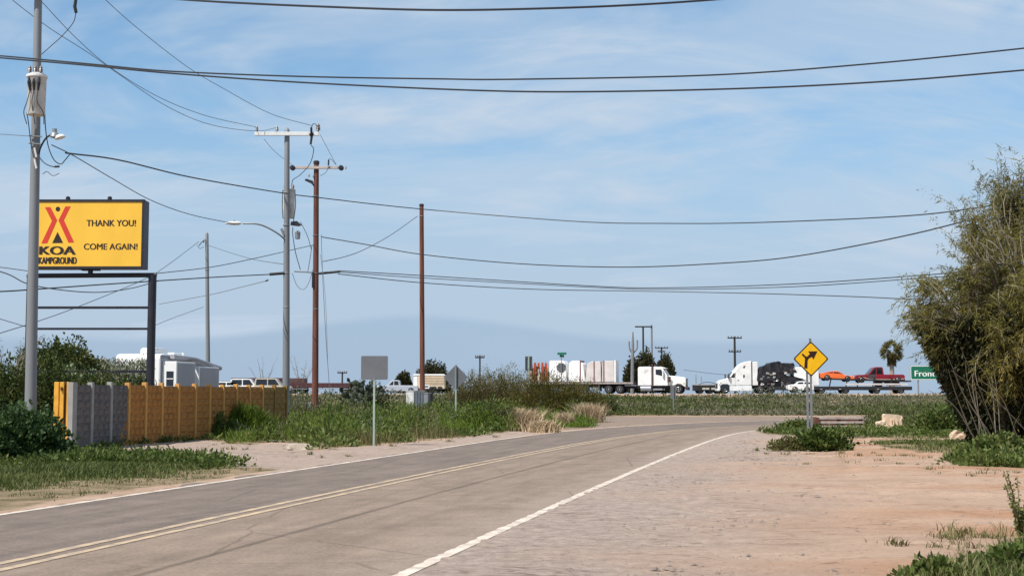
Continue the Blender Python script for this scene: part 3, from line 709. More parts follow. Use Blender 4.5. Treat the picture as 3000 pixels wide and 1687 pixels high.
MB().tube(spline([b(836, 703, -.1), b(815, 685, -.3), b(780, 665, -.5), b(750, 656, -.6), b(712, 655, -.6)]), .042, 8).build('light_arm', 'galvanised', B)
hd = MB().lathe([(.02, -.46), (.09, -.40), (.17, -.1), (.16, .22), (.05, .36)], axis='x', n=14).build('street_light_head', 'white_arm', B, b(686, 654, -.6)); hd.scale = (1, 1, .55); smooth_by_angle(hd)
MB().lathe([(.05, .12), (.05, .26)], n=10).build('photocell', 'galvanised', hd)
bx = MB().prism([(-.30, 0), (-.28, .18), (.05, .22), (.30, .02), (.12, -.05)], -.12, .12).build('capacitor_box', 'sign_black', B, b(868, 660, -.2)); bx.scale = (.9, 1, .9)
MB().lathe([(.03, -.22), (.12, -.2), (.14, .12), (.05, .2)], n=12).build('splice_case', 'galvanised', B, b(872, 688, -.2))
MB().tube(spline([b(858, 665, -.2), b(858, 690, -.2), b(866, 740, -.2), b(880, 790, -.2)]), .02, 5).build('cable_loop', 'wire', B)
MB().tube([b(824, 670, -.12), b(832, 690, -.12)], .06, 7).build('clamp', 'galvanised', B)
for vv in (565, 660, 800, 900): MB().lathe([(.165, -.03), (.172, -.02), (.172, .02), (.165, .03)], n=14).build('band', 'galvanised', B, b(839, vv))
MB().lathe([(.25, -.02), (.25, .03), (.2, .05)], n=14).build('base_plate', 'galvanised', B, (0, 0, 0))

# brown wooden pole with crossarm
C, c = pole('utility_pole', 'brown wooden pole with pale crossarm right behind the grey pole', 923, 1230, 473, 78.0, 0.19, 0.145, 'wood_pole', utop=927)
MB().box(-1.42, 1.50, -.26, -.14, -.075, .075).build('crossarm', 'pale_wood', C, c(927, 493), bevel=.01)
for uu in (858, 1000):
    o = MB().lathe([(.05, -.30), (.13, -.28), (.15, -.2), (.10, -.15), (.15, -.08), (.15, .0), (.05, .04)], axis='y', n=16).build('insulator', 'sign_black', C, c(uu, 493, -.25)); smooth_by_angle(o)
insulator(C, c(1013, 497, -.2), .7)
MB().lathe([(.155, -.06), (.175, -.05), (.175, .1), (.10, .14)], n=14).build('pole_cap', 'sign_black', C, c(927, 478))
MB().tube([c(963, 468, -.3), c(962, 485, -.3)], .045, 8).build('fuse_cutout', 'black_rubber', C)
MB().tube(spline([c(963, 466, -.3), c(972, 468, -.3), c(984, 483, -.2)]), .015, 5).build('jumper', 'wire', C)
MB().tube(spline([c(962, 488, -.3), c(955, 505, -.2), c(938, 515, -.1)]), .015, 5).build('jumper', 'wire', C)
MB().prism([(-.48, .06), (-.40, .16), (.0, .03), (.05, -.30), (-.1, -.12)], -.06, .06).build('cable_bracket', 'sign_black', C, c(917, 532, -.1))
for uu, vv in ((905, 520), (918, 522)): insulator(C, c(uu, vv, -.15), .7)
for vv in (575, 690, 800, 905): MB().lathe([(.17, -.02), (.185, -.015), (.185, .015), (.17, .02)], n=14).build('band', 'galvanised', C, c(925, vv))
MB().box(-.06, .06, -.06, .06, -.45, .45).build('terminal_box', 'sign_black', C, c(917, 820, -.14), bevel=.01)
MB().tube(spline([c(912, 730, -.1), c(900, 690, -.2), c(880, 650, -.3)]), .018, 5).build('cable_loop', 'wire', C)
MB().tube(spline([c(916, 790, -.1), c(904, 830, -.2), c(888, 848, -.25), c(870, 836, -.2), c(856, 800, -.15)]), .016, 5).build('cable_loop', 'wire_grey', C)
MB().tube(spline([c(914, 720, -.1), c(908, 760, -.2), c(902, 795, -.2)]), .018, 5).build('cable_loop', 'wire', C)
MB().tube([c(862, 795, -.2), c(912, 798, -.2)], .04, 6).build('standoff_bar', 'galvanised', C)

D, d = pole('utility_pole', 'plain dark red wooden pole without crossarm, behind the white cabinets', 1238, 1222, 598, 86.0, 0.17, 0.135, 'wood_pole', utop=1235)
MB().lathe([(.137, -.10), (.150, -.09), (.150, .02), (.08, .06)], n=14).build('pole_cap', 'sign_black', D, d(1235, 600))
MB().lathe([(.14, -.03), (.16, -.02), (.16, .02), (.14, .03)], n=14).build('band', 'galvanised', D, d(1235, 634))
E, e = pole('utility_pole', 'slim grey pole standing behind the white trailer', 612, 1140, 686, 108.0, 0.19, 0.13, 'steel_pole', utop=606, domed=True)
MB().tube(spline([e(602, 702, -.15), e(592, 708, -.3), e(583, 720, -.3)]), .05, 6).build('service_head', 'galvanised', E)
insulator(E, e(596, 712, -.2), 1.2)
MB().tube(spline([e(598, 722, -.2), e(586, 728, -.3), e(577, 718, -.3)]), .02, 5).build('cable_loop', 'wire', E)
MB().lathe([(.15, -.05), (.18, -.03), (.18, .03), (.15, .05)], n=12).build('band', 'galvanised', E, e(607, 790))

# wires (pixel readings in the 2576-wide view, with the depth at which each hangs)
wire('service_cable', 'thick twisted cable highest in the picture, sagging across the top', [(380, -6, 27), (560, 6, 26), (800, 17, 25.5), (1100, 26, 25), (1400, 21, 25), (1650, 10, 25.5), (1900, -8, 26)], .022)
wire('power_line', 'upper of two long dark lines crossing the road from the left edge', [(-300, 118, 33), (0, 141, 31), (230, 162, 30), (430, 180, 29.5), (760, 193, 29), (1100, 199, 28.5), (1300, 200, 28), (1800, 189, 28), (2200, 160, 28), (2576, 122, 28), (2900, 84, 28)], .018)
wire('power_line', 'lower of two long dark lines crossing the road from the left edge', [(-300, 122, 32.5), (0, 146, 30.5), (230, 166, 29.5), (430, 185, 29), (760, 208, 28.5), (1200, 228, 27.5), (1500, 231, 27), (1900, 222, 27), (2250, 204, 27), (2576, 177, 27), (2900, 148, 27)], .019)
wire('service_cable', 'long cable from the near grey pole past both brown poles into the tree', [(165, 385, 42), (300, 403, 48), (480, 446, 56), (700, 484, 66), (800, 497, 72), (1060, 526, 80), (1450, 557, 76), (1680, 562, 72), (1900, 560, 68), (2250, 545, 60), (2450, 524, 54), (2700, 480, 48)], .028)
wire('service_cable', 'cable from the brown crossarm pole sagging and climbing into the tree', [(808, 596, 78), (920, 615, 78), (1060, 640, 77), (1300, 663, 74), (1560, 672, 70), (1800, 663, 65), (2000, 645, 61), (2300, 588, 54), (2576, 514, 48), (2700, 480, 45)], .028)
wire('telephone_cable', 'upper strand of the close pair starting at the black sleeve', [(850, 681, 78), (1060, 693, 80), (1500, 720, 80), (1680, 724, 78), (2000, 714, 72), (2350, 690, 64), (2560, 672, 60)], .026, sleeves=[((802, 688, 77.8), (856, 683, 77.8), .07)])
wire('telephone_cable', 'second strand of the close pair, just under the sleeve line', [(850, 684, 78.2), (1060, 699, 80.2), (1500, 723, 80.2), (1680, 728, 78.2), (2000, 721, 72.2), (2340, 698, 64.2), (2560, 682, 60)], .022)
wire('telephone_cable', 'lowest long cable running level from the brown pole into the tree', [(850, 689, 78), (1060, 711, 82), (1330, 727, 84), (1600, 732, 84), (1900, 738, 80), (2150, 746, 74), (2290, 752, 70), (2560, 758, 64)], .026)
wire('guy_cable', 'curved cable from the brown crossarm pole up to the plain brown pole top', [(812, 658, 78), (870, 645, 80), (920, 626, 82), (985, 590, 84.5), (1050, 544, 86)], .022, 'wire_grey')
wire('telephone_cable', 'dark cable with black sleeve reaching the middle grey pole from the left', [(-200, 738, 44), (0, 733, 48), (95, 727, 50), (250, 716, 54), (400, 706, 58), (560, 696, 63), (680, 690, 66.5)], .026, sleeves=[((678, 690, 66.5), (716, 687, 66.6), .07)])
wire('telephone_cable', 'sagging cable seen through the sign frame below the crossbar', [(-200, 640, 44), (0, 683, 48), (70, 714, 50), (160, 730, 52), (250, 735, 54), (330, 725, 57), (400, 706, 60)], .02, 'wire_grey')
wire('power_line', 'topmost primary line running down from the upper left to the fuse', [(150, -110, 42), (265, 0, 47), (350, 75, 51), (470, 168, 56), (560, 222, 60), (680, 286, 64), (786, 317, 66.5)], .013, 'wire_grey')
wire('power_line', 'middle primary line running down to the white crossarm', [(40, -60, 42), (100, 0, 44), (190, 95, 48), (280, 172, 52), (400, 245, 57), (520, 292, 61), (645, 320, 66.5)], .013, 'wire_grey')
wire('power_line', 'lower primary line joining the white crossarm beside the middle insulator', [(-20, -45, 42), (45, 12, 44), (130, 75, 47), (220, 132, 50), (300, 188, 53), (420, 268, 58), (530, 314, 62), (645, 330, 66), (697, 321, 66.5)], .013, 'wire_grey')
wire('service_cable', 'thin cable from the near grey pole down to the street light', [(130, 365, 42), (185, 392, 44), (280, 448, 50), (380, 504, 56), (480, 540, 61), (590, 563, 66)], .018, 'wire_grey')
wire('service_cable', 'cable pair climbing to the slim grey pole behind the trailer', [(-60, 860, 62), (0, 838, 66), (95, 808, 72), (200, 770, 80), (360, 704, 92), (420, 668, 98), (500, 608, 108)], .024, 'wire_grey')
wire('service_cable', 'cable falling from the slim grey pole to the middle grey pole', [(526, 618, 108), (580, 636, 97), (640, 653, 86), (716, 665, 67)], .02, 'wire_grey')
wire('service_cable', 'cable rising from behind the sign post to the brown crossarm pole', [(392, 688, 60), (530, 672, 64), (640, 650, 68), (720, 632, 72), (790, 616, 78)], .02, 'wire_grey')
wire('guy_cable', 'thin wire below the black sleeve left of the middle grey pole', [(400, 765, 80), (530, 741, 76), (600, 724, 72), (672, 706, 68)], .016, 'wire_grey', sleeves=[((668, 707, 68), (675, 704, 68), .04)])
wire('guy_cable', 'short faint wire beside the dark right sign post', [(380, 822, 90), (440, 798, 98), (512, 772, 107.6)], .02, 'wire_grey')
wire('guy_cable', 'faint wire entering at the left edge high on the near pole', [(-120, 330, 46), (0, 338, 44), (78, 343, 42)], .011, 'wire_grey')
wire('guy_cable', 'short wire at the left edge beside the sign crossbar', [(-100, 660, 46), (0, 672, 50), (80, 683, 54)], .015, 'wire_grey')
wire('guy_cable', 'short wire at the left edge near the hedge top', [(-80, 778, 58), (0, 802, 60), (80, 826, 62)], .016, 'wire_grey')
wire('guy_wire', 'taut thin guy wire dropping from the brown crossarm pole to the weeds', [(808, 590, 78), (812, 700, 77.4), (820, 850, 76.8), (828, 965, 76.2), (832, 1045, 75.8)], .016, 'wire_grey')
wire('guy_wire', 'second slack guy wire hanging beside the brown crossarm pole', [(806, 640, 78), (816, 720, 77.2), (821, 800, 76.8), (824, 900, 76.4), (830, 1000, 75.6), (834, 1050, 75.2)], .011, 'wire_grey')
wire('power_line', 'fine wire joining the white and pale crossarms, right-hand one', [(806, 340, 66.7), (826, 378, 72), (846, 415, 78)], .012, 'wire_grey')
wire('power_line', 'fine wire joining the white and pale crossarms, left-hand one', [(664, 350, 66.7), (684, 374, 70), (706, 394, 73), (736, 416, 77.8)], .012, 'wire_grey')
wire('power_line', 'faint far wire low over the freeway between the two white trucks', [(1720, 930, 186), (1800, 940, 190), (1900, 947, 196), (2000, 950, 204), (2100, 940, 212)], .03, 'wire_grey')

# ---- campground sign on its black frame
SY = 55.0
def sgn():
    bl = P(436, 1130, SY); x0 = P(112, 700, SY).x
    t = thing('campground_sign', 'large yellow campground sign with red logo on a tall black frame', 'sign', (bl.x, SY, 0))
    ox = bl.x
    L = lambda u, v, dy=0: Vector((P(u, v, SY + dy).x - ox, dy, P(u, v, SY + dy).z))
    pr = L(445, 900); pl = L(86, 900)
    for p, w in ((pr, .165), (pl, .13)):
        MB().tube([(p.x, 0, -.4), (p.x, 0, L(445, 806).z)], w, 14).build('post', 'sign_black', t)
    zc = L(300, 808).z
    MB().tube([(pl.x - .12, 0, zc), (pr.x + .16, 0, zc + .03)], .095, 10).build('crossbar', 'sign_black', t)
    for v, r in ((901, .05), (963, .045), (1088, .055)):
        q = L(300, v).z; MB().box(pl.x, pr.x, -r, r, q - r, q + r).build('rail', 'sign_black', t)
    a0 = L(112, 589); a1 = L(424, 789)
    cx0, cx1, z1, z0 = a0.x, a1.x, a0.z, a1.z
    zc_top = zc + .09
    MB().tube([((cx0 + cx1) / 2, 0, zc_top - .1), ((cx0 + cx1) / 2, 0, z0 + .02)], .10, 10).build('neck', 'sign_black', t)
    MB().box((cx0 + cx1) / 2 - .35, (cx0 + cx1) / 2 + .35, -.2, .2, z0 - .05, z0).build('mount_plate', 'sign_black', t)
    dep = .70                                     # deep cabinet, its right side shows
    cab = MB().box(cx0 - .04, cx1 + .04, 0.0, dep, z0, z1).build('cabinet', 'sign_edge', t, loc=(0, -dep / 2, 0), bevel=.015)
    for uu in (204, 326):
        p = L(uu, 583); MB().lathe([(.09, -.03), (.09, .10), (.04, .14)], n=12).build('lifting_eye', 'sign_black', cab, (p.x, .15, z1 + .02))
    yf = -dep / 2 - .012
    fx0, fx1, fz0, fz1 = cx0 + .02, cx1 - .06, z0 + .09, z1 - .09
    face = MB().box(fx0, fx1, yf, yf + .03, fz0, fz1).build('face', 'sign_yellow', t)
    fr = MB(); w = .075
    fr.box(cx0 - .05, cx1 + .05, yf - .03, yf + .03, z1 - .085, z1 + .01).box(cx0 - .05, cx1 + .05, yf - .03, yf + .03, z0 - .01, z0 + .085)
    fr.box(cx0 - .05, cx0 + .015, yf - .03, yf + .03, z0 + .085, z1 - .085).box(cx1 - .055, cx1 + .05, yf - .03, yf + .03, z0 + .085, z1 - .085)
    fr.build('frame', 'sign_black', t)
    # printed marks, measured on the face (crop pixels 100..460 x 570..830, 5.572 per px)
    def F(cx, cy, dy=-.006): 
        q = P(100 + cx / 5.572, 570 + cy / 5.572, SY - dep / 2); return (q.x - ox, yf + dy, q.z)
    def poly(pts, name, m, dy=-.006):
        v = [F(x, y, dy) for x, y in pts]; return MB().add(v + [(x, y + .012, z) for x, y, z in v], [tuple(range(len(v)))] + [(i, i + len(v), (i + 1) % len(v) + len(v), (i + 1) % len(v)) for i in range(len(v))]).build(name, m, face)
    poly([(178, 208), (268, 205), (378, 420), (215, 795), (120, 797), (292, 432)], 'logo_stroke', 'sign_red')
    poly([(512, 195), (598, 195), (488, 420), (655, 782), (562, 785), (398, 422)], 'logo_stroke', 'sign_red')
    poly([(385, 610), (475, 790), (297, 793)], 'logo_tent', 'sign_brown')
    poly([(390 + 37 * math.cos(q * math.pi / 10), 238 + 39 * math.sin(q * math.pi / 10)) for q in range(20)], 'logo_dot', 'sign_brown')
    def text(s, x0, y0, x1, y1, m, name, bold=.02, par=face, fit=F):
        cu = bpy.data.curves.new(name, 'FONT'); cu.body = s; cu.size = 1; cu.extrude = 0; cu.resolution_u = 4
        o = bpy.data.objects.new(name, cu); COL.objects.link(o); bpy.context.view_layer.update()
        dg = bpy.context.evaluated_depsgraph_get(); me = bpy.data.meshes.new_from_object(o.evaluated_get(dg)); bpy.data.objects.remove(o)
        co = np.array([v.co[:] for v in me.vertices]); lo, hi = co.min(0), co.max(0)
        A0 = Vector(fit(x0, y1)); A1 = Vector(fit(x1, y0))
        for v in me.vertices:
            fx = (v.co.x - lo[0]) / (hi[0] - lo[0]); fy = (v.co.y - lo[1]) / (hi[1] - lo[1]); d = v.co.z
            v.co = (A0.x + (A1.x - A0.x) * fx, A0.y - d * .5, A0.z + (A1.z - A0.z) * fy)
        V0 = [v.co[:] for v in me.vertices]; F0 = [tuple(p.vertices) for p in me.polygons]; bpy.data.meshes.remove(me); mb = MB()
        h_ = abs(A1.z - A0.z) * bold * 1.4; k_ = max(1, math.ceil(bold / .02))
        for i in range(-k_, k_ + 1):                       # heavier strokes: the letter laid over itself, each copy a hair prouder
            mb.add([(x + h_ * i / k_, y - .0004 * (i + k_), z) for x, y, z in V0], F0)
        return mb.build(name, m, par)
    global TEXT; TEXT = text
    text('THANK YOU!', 858, 415, 1662, 518, 'sign_brown', 'lettering', .03)
    text('COME AGAIN!', 815, 800, 1688, 900, 'sign_brown', 'lettering', .03)
    text('KOA', 96, 845, 674, 982, 'sign_brown', 'lettering', .075)
    text('KAMPGROUND', 78, 1022, 695, 1132, 'sign_brown', 'lettering', .045)
sgn()

# ---- road signs
def flat_poly(pts, y0, y1):
    n = len(pts); v = [(x, y0, z) for x, z in pts] + [(x, y1, z) for x, z in pts]
    return MB().add(v, [tuple(range(n)), tuple(range(2 * n - 1, n - 1, -1))] + [(i, i + n, (i + 1) % n + n, (i + 1) % n) for i in range(n)])
def rounded(pts, r, k=4):
    out = []; n = len(pts)
    for i in range(n):
        p, q, s = Vector(pts[i - 1]), Vector(pts[i]), Vector(pts[(i + 1) % n])
        a_, c_ = q + (p - q).normalized() * r, q + (s - q).normalized() * r
        for j in range(k + 1):
            tt_ = j / k; out.append(tuple(a_ * (1 - tt_) ** 2 + q * 2 * tt_ * (1 - tt_) + c_ * tt_ ** 2))
    return out
def post_sign(name, label, cat, u, vb, Y, shape, vc, m, post_m, post_w, rz=0, vt=None, zb=None):
    p = P(u, vb, Y); z0 = ground_z(p.x, Y) if zb is None else zb
    t = thing(name, label, cat, (p.x, Y, z0), rz)
    zc = ZV(vc, Y) - z0; top = (ZV(vt, Y) - z0) if vt else zc
    MB().box(-post_w / 2, post_w / 2, -post_w / 2, post_w / 2, -.3, top).build('post', post_m, t)
    pl = flat_poly(shape, post_w / 2 + .004, post_w / 2 + .012).build('panel', m, t, (0, 0, zc))
    return t, pl, zc
hw = .39
t, pl, zc = post_sign('road_sign', 'square grey back of a road sign on a slim pale post by the driveway', 'sign', 1095, 1306, 39.7, rounded([(-hw, -.345), (hw, -.345), (hw, .345), (-hw, .345)], .05), 1077, 'alu_back', 'green_post', .055, vt=1108)
MB().box(-.03, .03, -.034, .03, -.36, -.30).build('bracket', 'galvanised', pl)
t, pl, zc = post_sign('road_sign', 'grey diamond back of a warning sign among the green weeds', 'sign', 1335, 1243, 69.5, rounded([(0, -.645), (.62, 0), (0, .645), (-.62, 0)], .05), 1105, 'alu_back', 'green_post', .075, vt=1072)
MB().box(-.022, .022, -.05, .04, -.6, .6).build('stiffener', 'galvanised', pl)
# yellow warning sign facing the camera
def warn():
    Y = 47.0; p = P(2378, 1288, Y)
    t = thing('warning_sign', 'yellow diamond warning sign with right curve and side road arrow', 'sign', (p.x, Y, 0))
    zc = ZV(1051, Y); S = .60
    for dx, h in ((-.115, zc - .15), (.012, zc + .66)):
        MB().box(dx - .035, dx + .035, .0, .05, -.3, h).build('post', 'galvanised', t)
    c = (.02, zc); sh = lambda s, r: rounded([(0, -s), (s, 0), (0, s), (-s, 0)], r)
    plate = flat_poly(sh(S + .012, .07), -.012, -.003).build('panel', 'warn_black', t, (c[0], 0, c[1]))
    face = flat_poly(sh(S - .045, .06), -.018, -.010).build('face', 'warn_yellow', t, (c[0], 0, c[1]))
    arrow = [(-.40, -.52), (-.22, -.55), (-.20, -.10), (-.16, -.0), (-.06, .07), (.055, .12), (.13, -.03), (.37, .44), (-.17, .43), (-.06, .31), (-.17, .17), (-.25, .13), (-.32, .16), (-.46, .31), (-.54, .24), (-.36, .06), (-.35, -.02)]
    flat_poly([(x * S, z * S) for x, z in arrow], -.024, -.016).build('arrow', 'warn_black', t, (c[0], 0, c[1]))
    for s in (-.4, .4): MB().lathe([(.012, -.006), (.012, 0)], axis='y', n=8).build('bolt', 'galvanised', t, (c[0], -.018, c[1] + s * S * 1.5))
    MB().box(-.03, .045, -.006, .055, 0, .045).build('post_cap', 'galvanised', t, (0, 0, zc + .66))
    MB().box(-.16, .06, .05, .075, 1.4, 1.5).build('bracket', 'galvanised', t)
warn()
# stop sign seen from behind, street name blades above
oc = [(.44 * math.cos(R(22.5 + 45 * i)), .44 * math.sin(R(22.5 + 45 * i))) for i in range(8)]
t, pl, zc = post_sign('stop_sign', 'grey octagonal back of a stop sign before the white tarped load', 'sign', 1645, 1215, 118, oc, 1077, 'alu_back', 'galvanised', .07, vt=1046)
zt = ZV(1046, 118) - ground_z(0, 118)
MB().box(-.42, .42, -.012, .012, 0, .2).build('street_name_blade', 'highway_green', t, (0.05, 0, zt), rot=(0, 0, R(62)))
MB().box(-.42, .42, -.012, .012, 0, .2).build('street_name_blade', 'highway_green', t, (0.05, 0, zt + .21), rot=(0, 0, R(-25)))
t, pl, zc = post_sign('road_sign', 'narrow dark framed sign on a pale post left of the red crates', 'sign', 1549, 1195, 112, rounded([(-.25, -.58), (.25, -.58), (.25, .58), (-.25, .58)], .05), 1065, 'alu_back', 'green_post', .11, vt=1042)
fr = MB(); [fr.box(*q) for q in ((-.29, -.22, -.03, -.012, -.6, .6), (.22, .29, -.03, -.012, -.6, .6), (-.22, .22, -.03, -.012, .54, .6), (-.22, .22, -.03, -.012, -.6, -.54))]
fr.build('frame', 'primer', pl)
t, pl, zc = post_sign('road_sign', 'small slim marker sign on a post in the grass before the white truck', 'sign', 1973, 1212, 100, rounded([(-.20, -.50), (.20, -.50), (.20, .50), (-.20, .50)], .1), 1148, 'alu_back', 'galvanised', .07, vt=1130)
# green freeway sign
def green():
    Y = 152.0; p = P(2668, 1150, Y); z0 = ground_z(p.x, Y)
    t = thing('freeway_sign', 'green freeway sign with white lettering half hidden behind the tree', 'sign', (p.x, Y, z0))
    w, h = 5.1, 1.62; zb = ZV(1113, Y) - z0
    for x in (.9, 4.2): MB().box(x - .07, x + .07, .06, .2, -.4, zb + h - .1).build('post', 'galvanised', t)
    pl = flat_poly(rounded([(0, 0), (w, 0), (w, h), (0, h)], .18), 0, .05).build('panel', 'highway_green', t, (0, 0, zb))
    o = rounded([(.03, .03), (w - .03, .03), (w - .03, h - .03), (.03, h - .03)], .17); i = rounded([(.10, .10), (w - .10, .10), (w - .10, h - .10), (.10, h - .10)], .13)
    n = len(o); MB().add([(x, -.008, z) for x, z in o] + [(x, -.008, z) for x, z in i], [(k, (k + 1) % n, (k + 1) % n + n, k + n) for k in range(n)]).build('border', 'white_print', pl)
    TEXT('Front', .5, .42, 2.75, 1.05, 'white_print', 'lettering', .02, pl, lambda x, y: (x, -.006, 1.47 - y))
green()
# ------------------------------------------------------------------ fence of cast panels
def fence():
    A0 = np.array((-11.95, 37.5)); dr = np.array((0.193, 0.981)); dr /= np.hypot(*dr)
    us = [212, 265, 321, 373, 423, 471, 519, 569, 611, 651, 690, 728, 766, 802, 836]
    S = []
    for u in us:
        k = P(u, 1200, 1.0).x; S.append((k * A0[1] - A0[0]) / (dr[0] - k * dr[1]))
    rz = math.atan2(dr[1], dr[0])
    t = thing('panel_fence', 'cast panel fence, grey panels at its near end, orange brown beyond', 'fence', (A0[0], A0[1], 0), rz)
    top = 1.84
    stone_mesh = {}
    def stone(m, k):
        key = (m, k)
        if key not in stone_mesh:
            rr = random.Random(k * 7 + 1); w, h = (0.30, 0.205); q = []
            for (sx, sz) in ((-1, -1), (0, -1.06), (1, -1), (1.04, 0), (1, 1), (0, 1.05), (-1, 1), (-1.05, 0)):
                q.append((sx * w * .5 * rr.uniform(.84, 1.0), sz * h * .5 * rr.uniform(.82, 1.0)))
            n = len(q); d = rr.uniform(.016, .030)
            v = [(x, 0, z) for x, z in q] + [(x * .82, -d, z * .78) for x, z in q] + [(0, -d * 1.3, 0)]
            f = [(i, (i + 1) % n, (i + 1) % n + n, i + n) for i in range(n)] + [(i + n, (i + 1) % n + n, 2 * n) for i in range(n)]
            stone_mesh[key] = MB().add(v, f).mesh('stone', m)
        return stone_mesh[key]
    np_ = len(us) - 1
    for i, s in enumerate(S):
        pm = 'conc_post' if i < 3 else ('fence_post' if i < 13 else 'fence_green')
        w = .12 if i == 0 else .062
        h = top + random.uniform(-.01, .03)
        MB().box(s - w, s + w, -.075, .075, -.3, h).build('post', pm, t, bevel=.008)
    for i in range(np_):
        x0 = S[i] + (.122 if i == 0 else .064); x1 = S[i + 1] - .064
        pm = 'stone_grey' if i < 3 else ('fence_paint' if i < 12 else 'fence_green')
        h = top - .05 - random.uniform(0, .035)
        pan = MB().box(x0, x1, -.02, .035, -.25, h).build('panel', pm, t)
        if i < 3: pan['label'] = 'unpainted grey cast stone panel'
        nr = 8; nc = max(2, int(round((x1 - x0) / .33))) if i < 6 else 2
        for r_ in range(nr):
            for c_ in range(nc):
                o = link('stone', stone_mesh.get((pm, 0)) and stone(pm, random.randrange(7)) or stone(pm, 0), pan,
                         (x0 + (c_ + .5 + (.12 if r_ % 2 else -.12)) * (x1 - x0) / nc, -.021, .06 + (r_ + .5) * (h - .08) / nr))
                o.scale = ((x1 - x0) / nc / .33 * random.uniform(.8, .95), 1.0, random.uniform(.85, 1.02))
        if i == 2:                            # overspray of the orange paint on the third panel
            MB().add([(x1 - .62, -.0255, .0), (x1, -.0255, .0), (x1, -.0255, .75)], [(0, 1, 2)]).build('paint_patch', 'fence_paint', pan)
    t2 = thing('steel_gate', 'yellow upright steel gate leaf folded behind the grey fence end', 'gate', (P(178, 1200, 38.6).x, 38.6, 0))
    L = lambda u: P(u, 1200, 38.6).x - t2.location.x
    for u0, u1, m, dy in ((158, 172, 'gate_yellow', 0), (176, 188, 'gate_yellow', -.03), (189, 195, 'guard_rust', .02), (195, 201, 'gate_yellow', .0)):
        MB().box(L(u0), L(u1), dy - .04, dy + .04, .02, 1.85).build('upright', m, t2, bevel=.012)
    for z in (.25, .95, 1.66): MB().box(L(160), L(200), .045, .09, z - .05, z + .05).build('crossbar', 'guard_rust', t2)
    for z in (1.66, .75): MB().tube([(L(182), -.1, z - .05), (L(182), -.1, z + .05)], .03, 8).build('hinge', 'guard_rust', t2)
fence()

# ------------------------------------------------------------------ wheels and simple vehicles
WHEELS = {}
def wheel(par, x, y, r, w=.28, m='rim'):
    key = (round(r, 2), round(w, 2), m)
    if key not in WHEELS:
        ty = MB().lathe([(r * .58, -w * .44), (r * .9, -w * .5), (r, -w * .36), (r, w * .36), (r * .9, w * .5), (r * .58, w * .44)], axis='y', n=20).mesh('tyre', 'tyre')
        ri = MB().lathe([(r * .57, -w * .40), (r * .50, -w * .47), (r * .36, -w * .30), (r * .18, -w * .34), (r * .16, -w * .5), (.02, -w * .52), (.02, w * .52), (r * .16, w * .5), (r * .18, w * .34), (r * .36, w * .30), (r * .50, w * .47), (r * .57, w * .40)], axis='y', n=16).mesh('rim', m)
        ty.shade_smooth(); WHEELS[key] = (ty, ri)
    e_ = bpy.data.objects.new('wheel', None); COL.objects.link(e_); e_.parent = par; e_.location = (x, y, r)
    link('tyre', WHEELS[key][0], e_); link('rim', WHEELS[key][1], e_)
def side_pair(par, prof, half, name, m, proud=.008, th=.02, parent=None):
    for s in (-1, 1):
        MB().prism(prof, s * (half + proud), s * (half - th)).build(name, m, parent or par)
FZ = 1.592
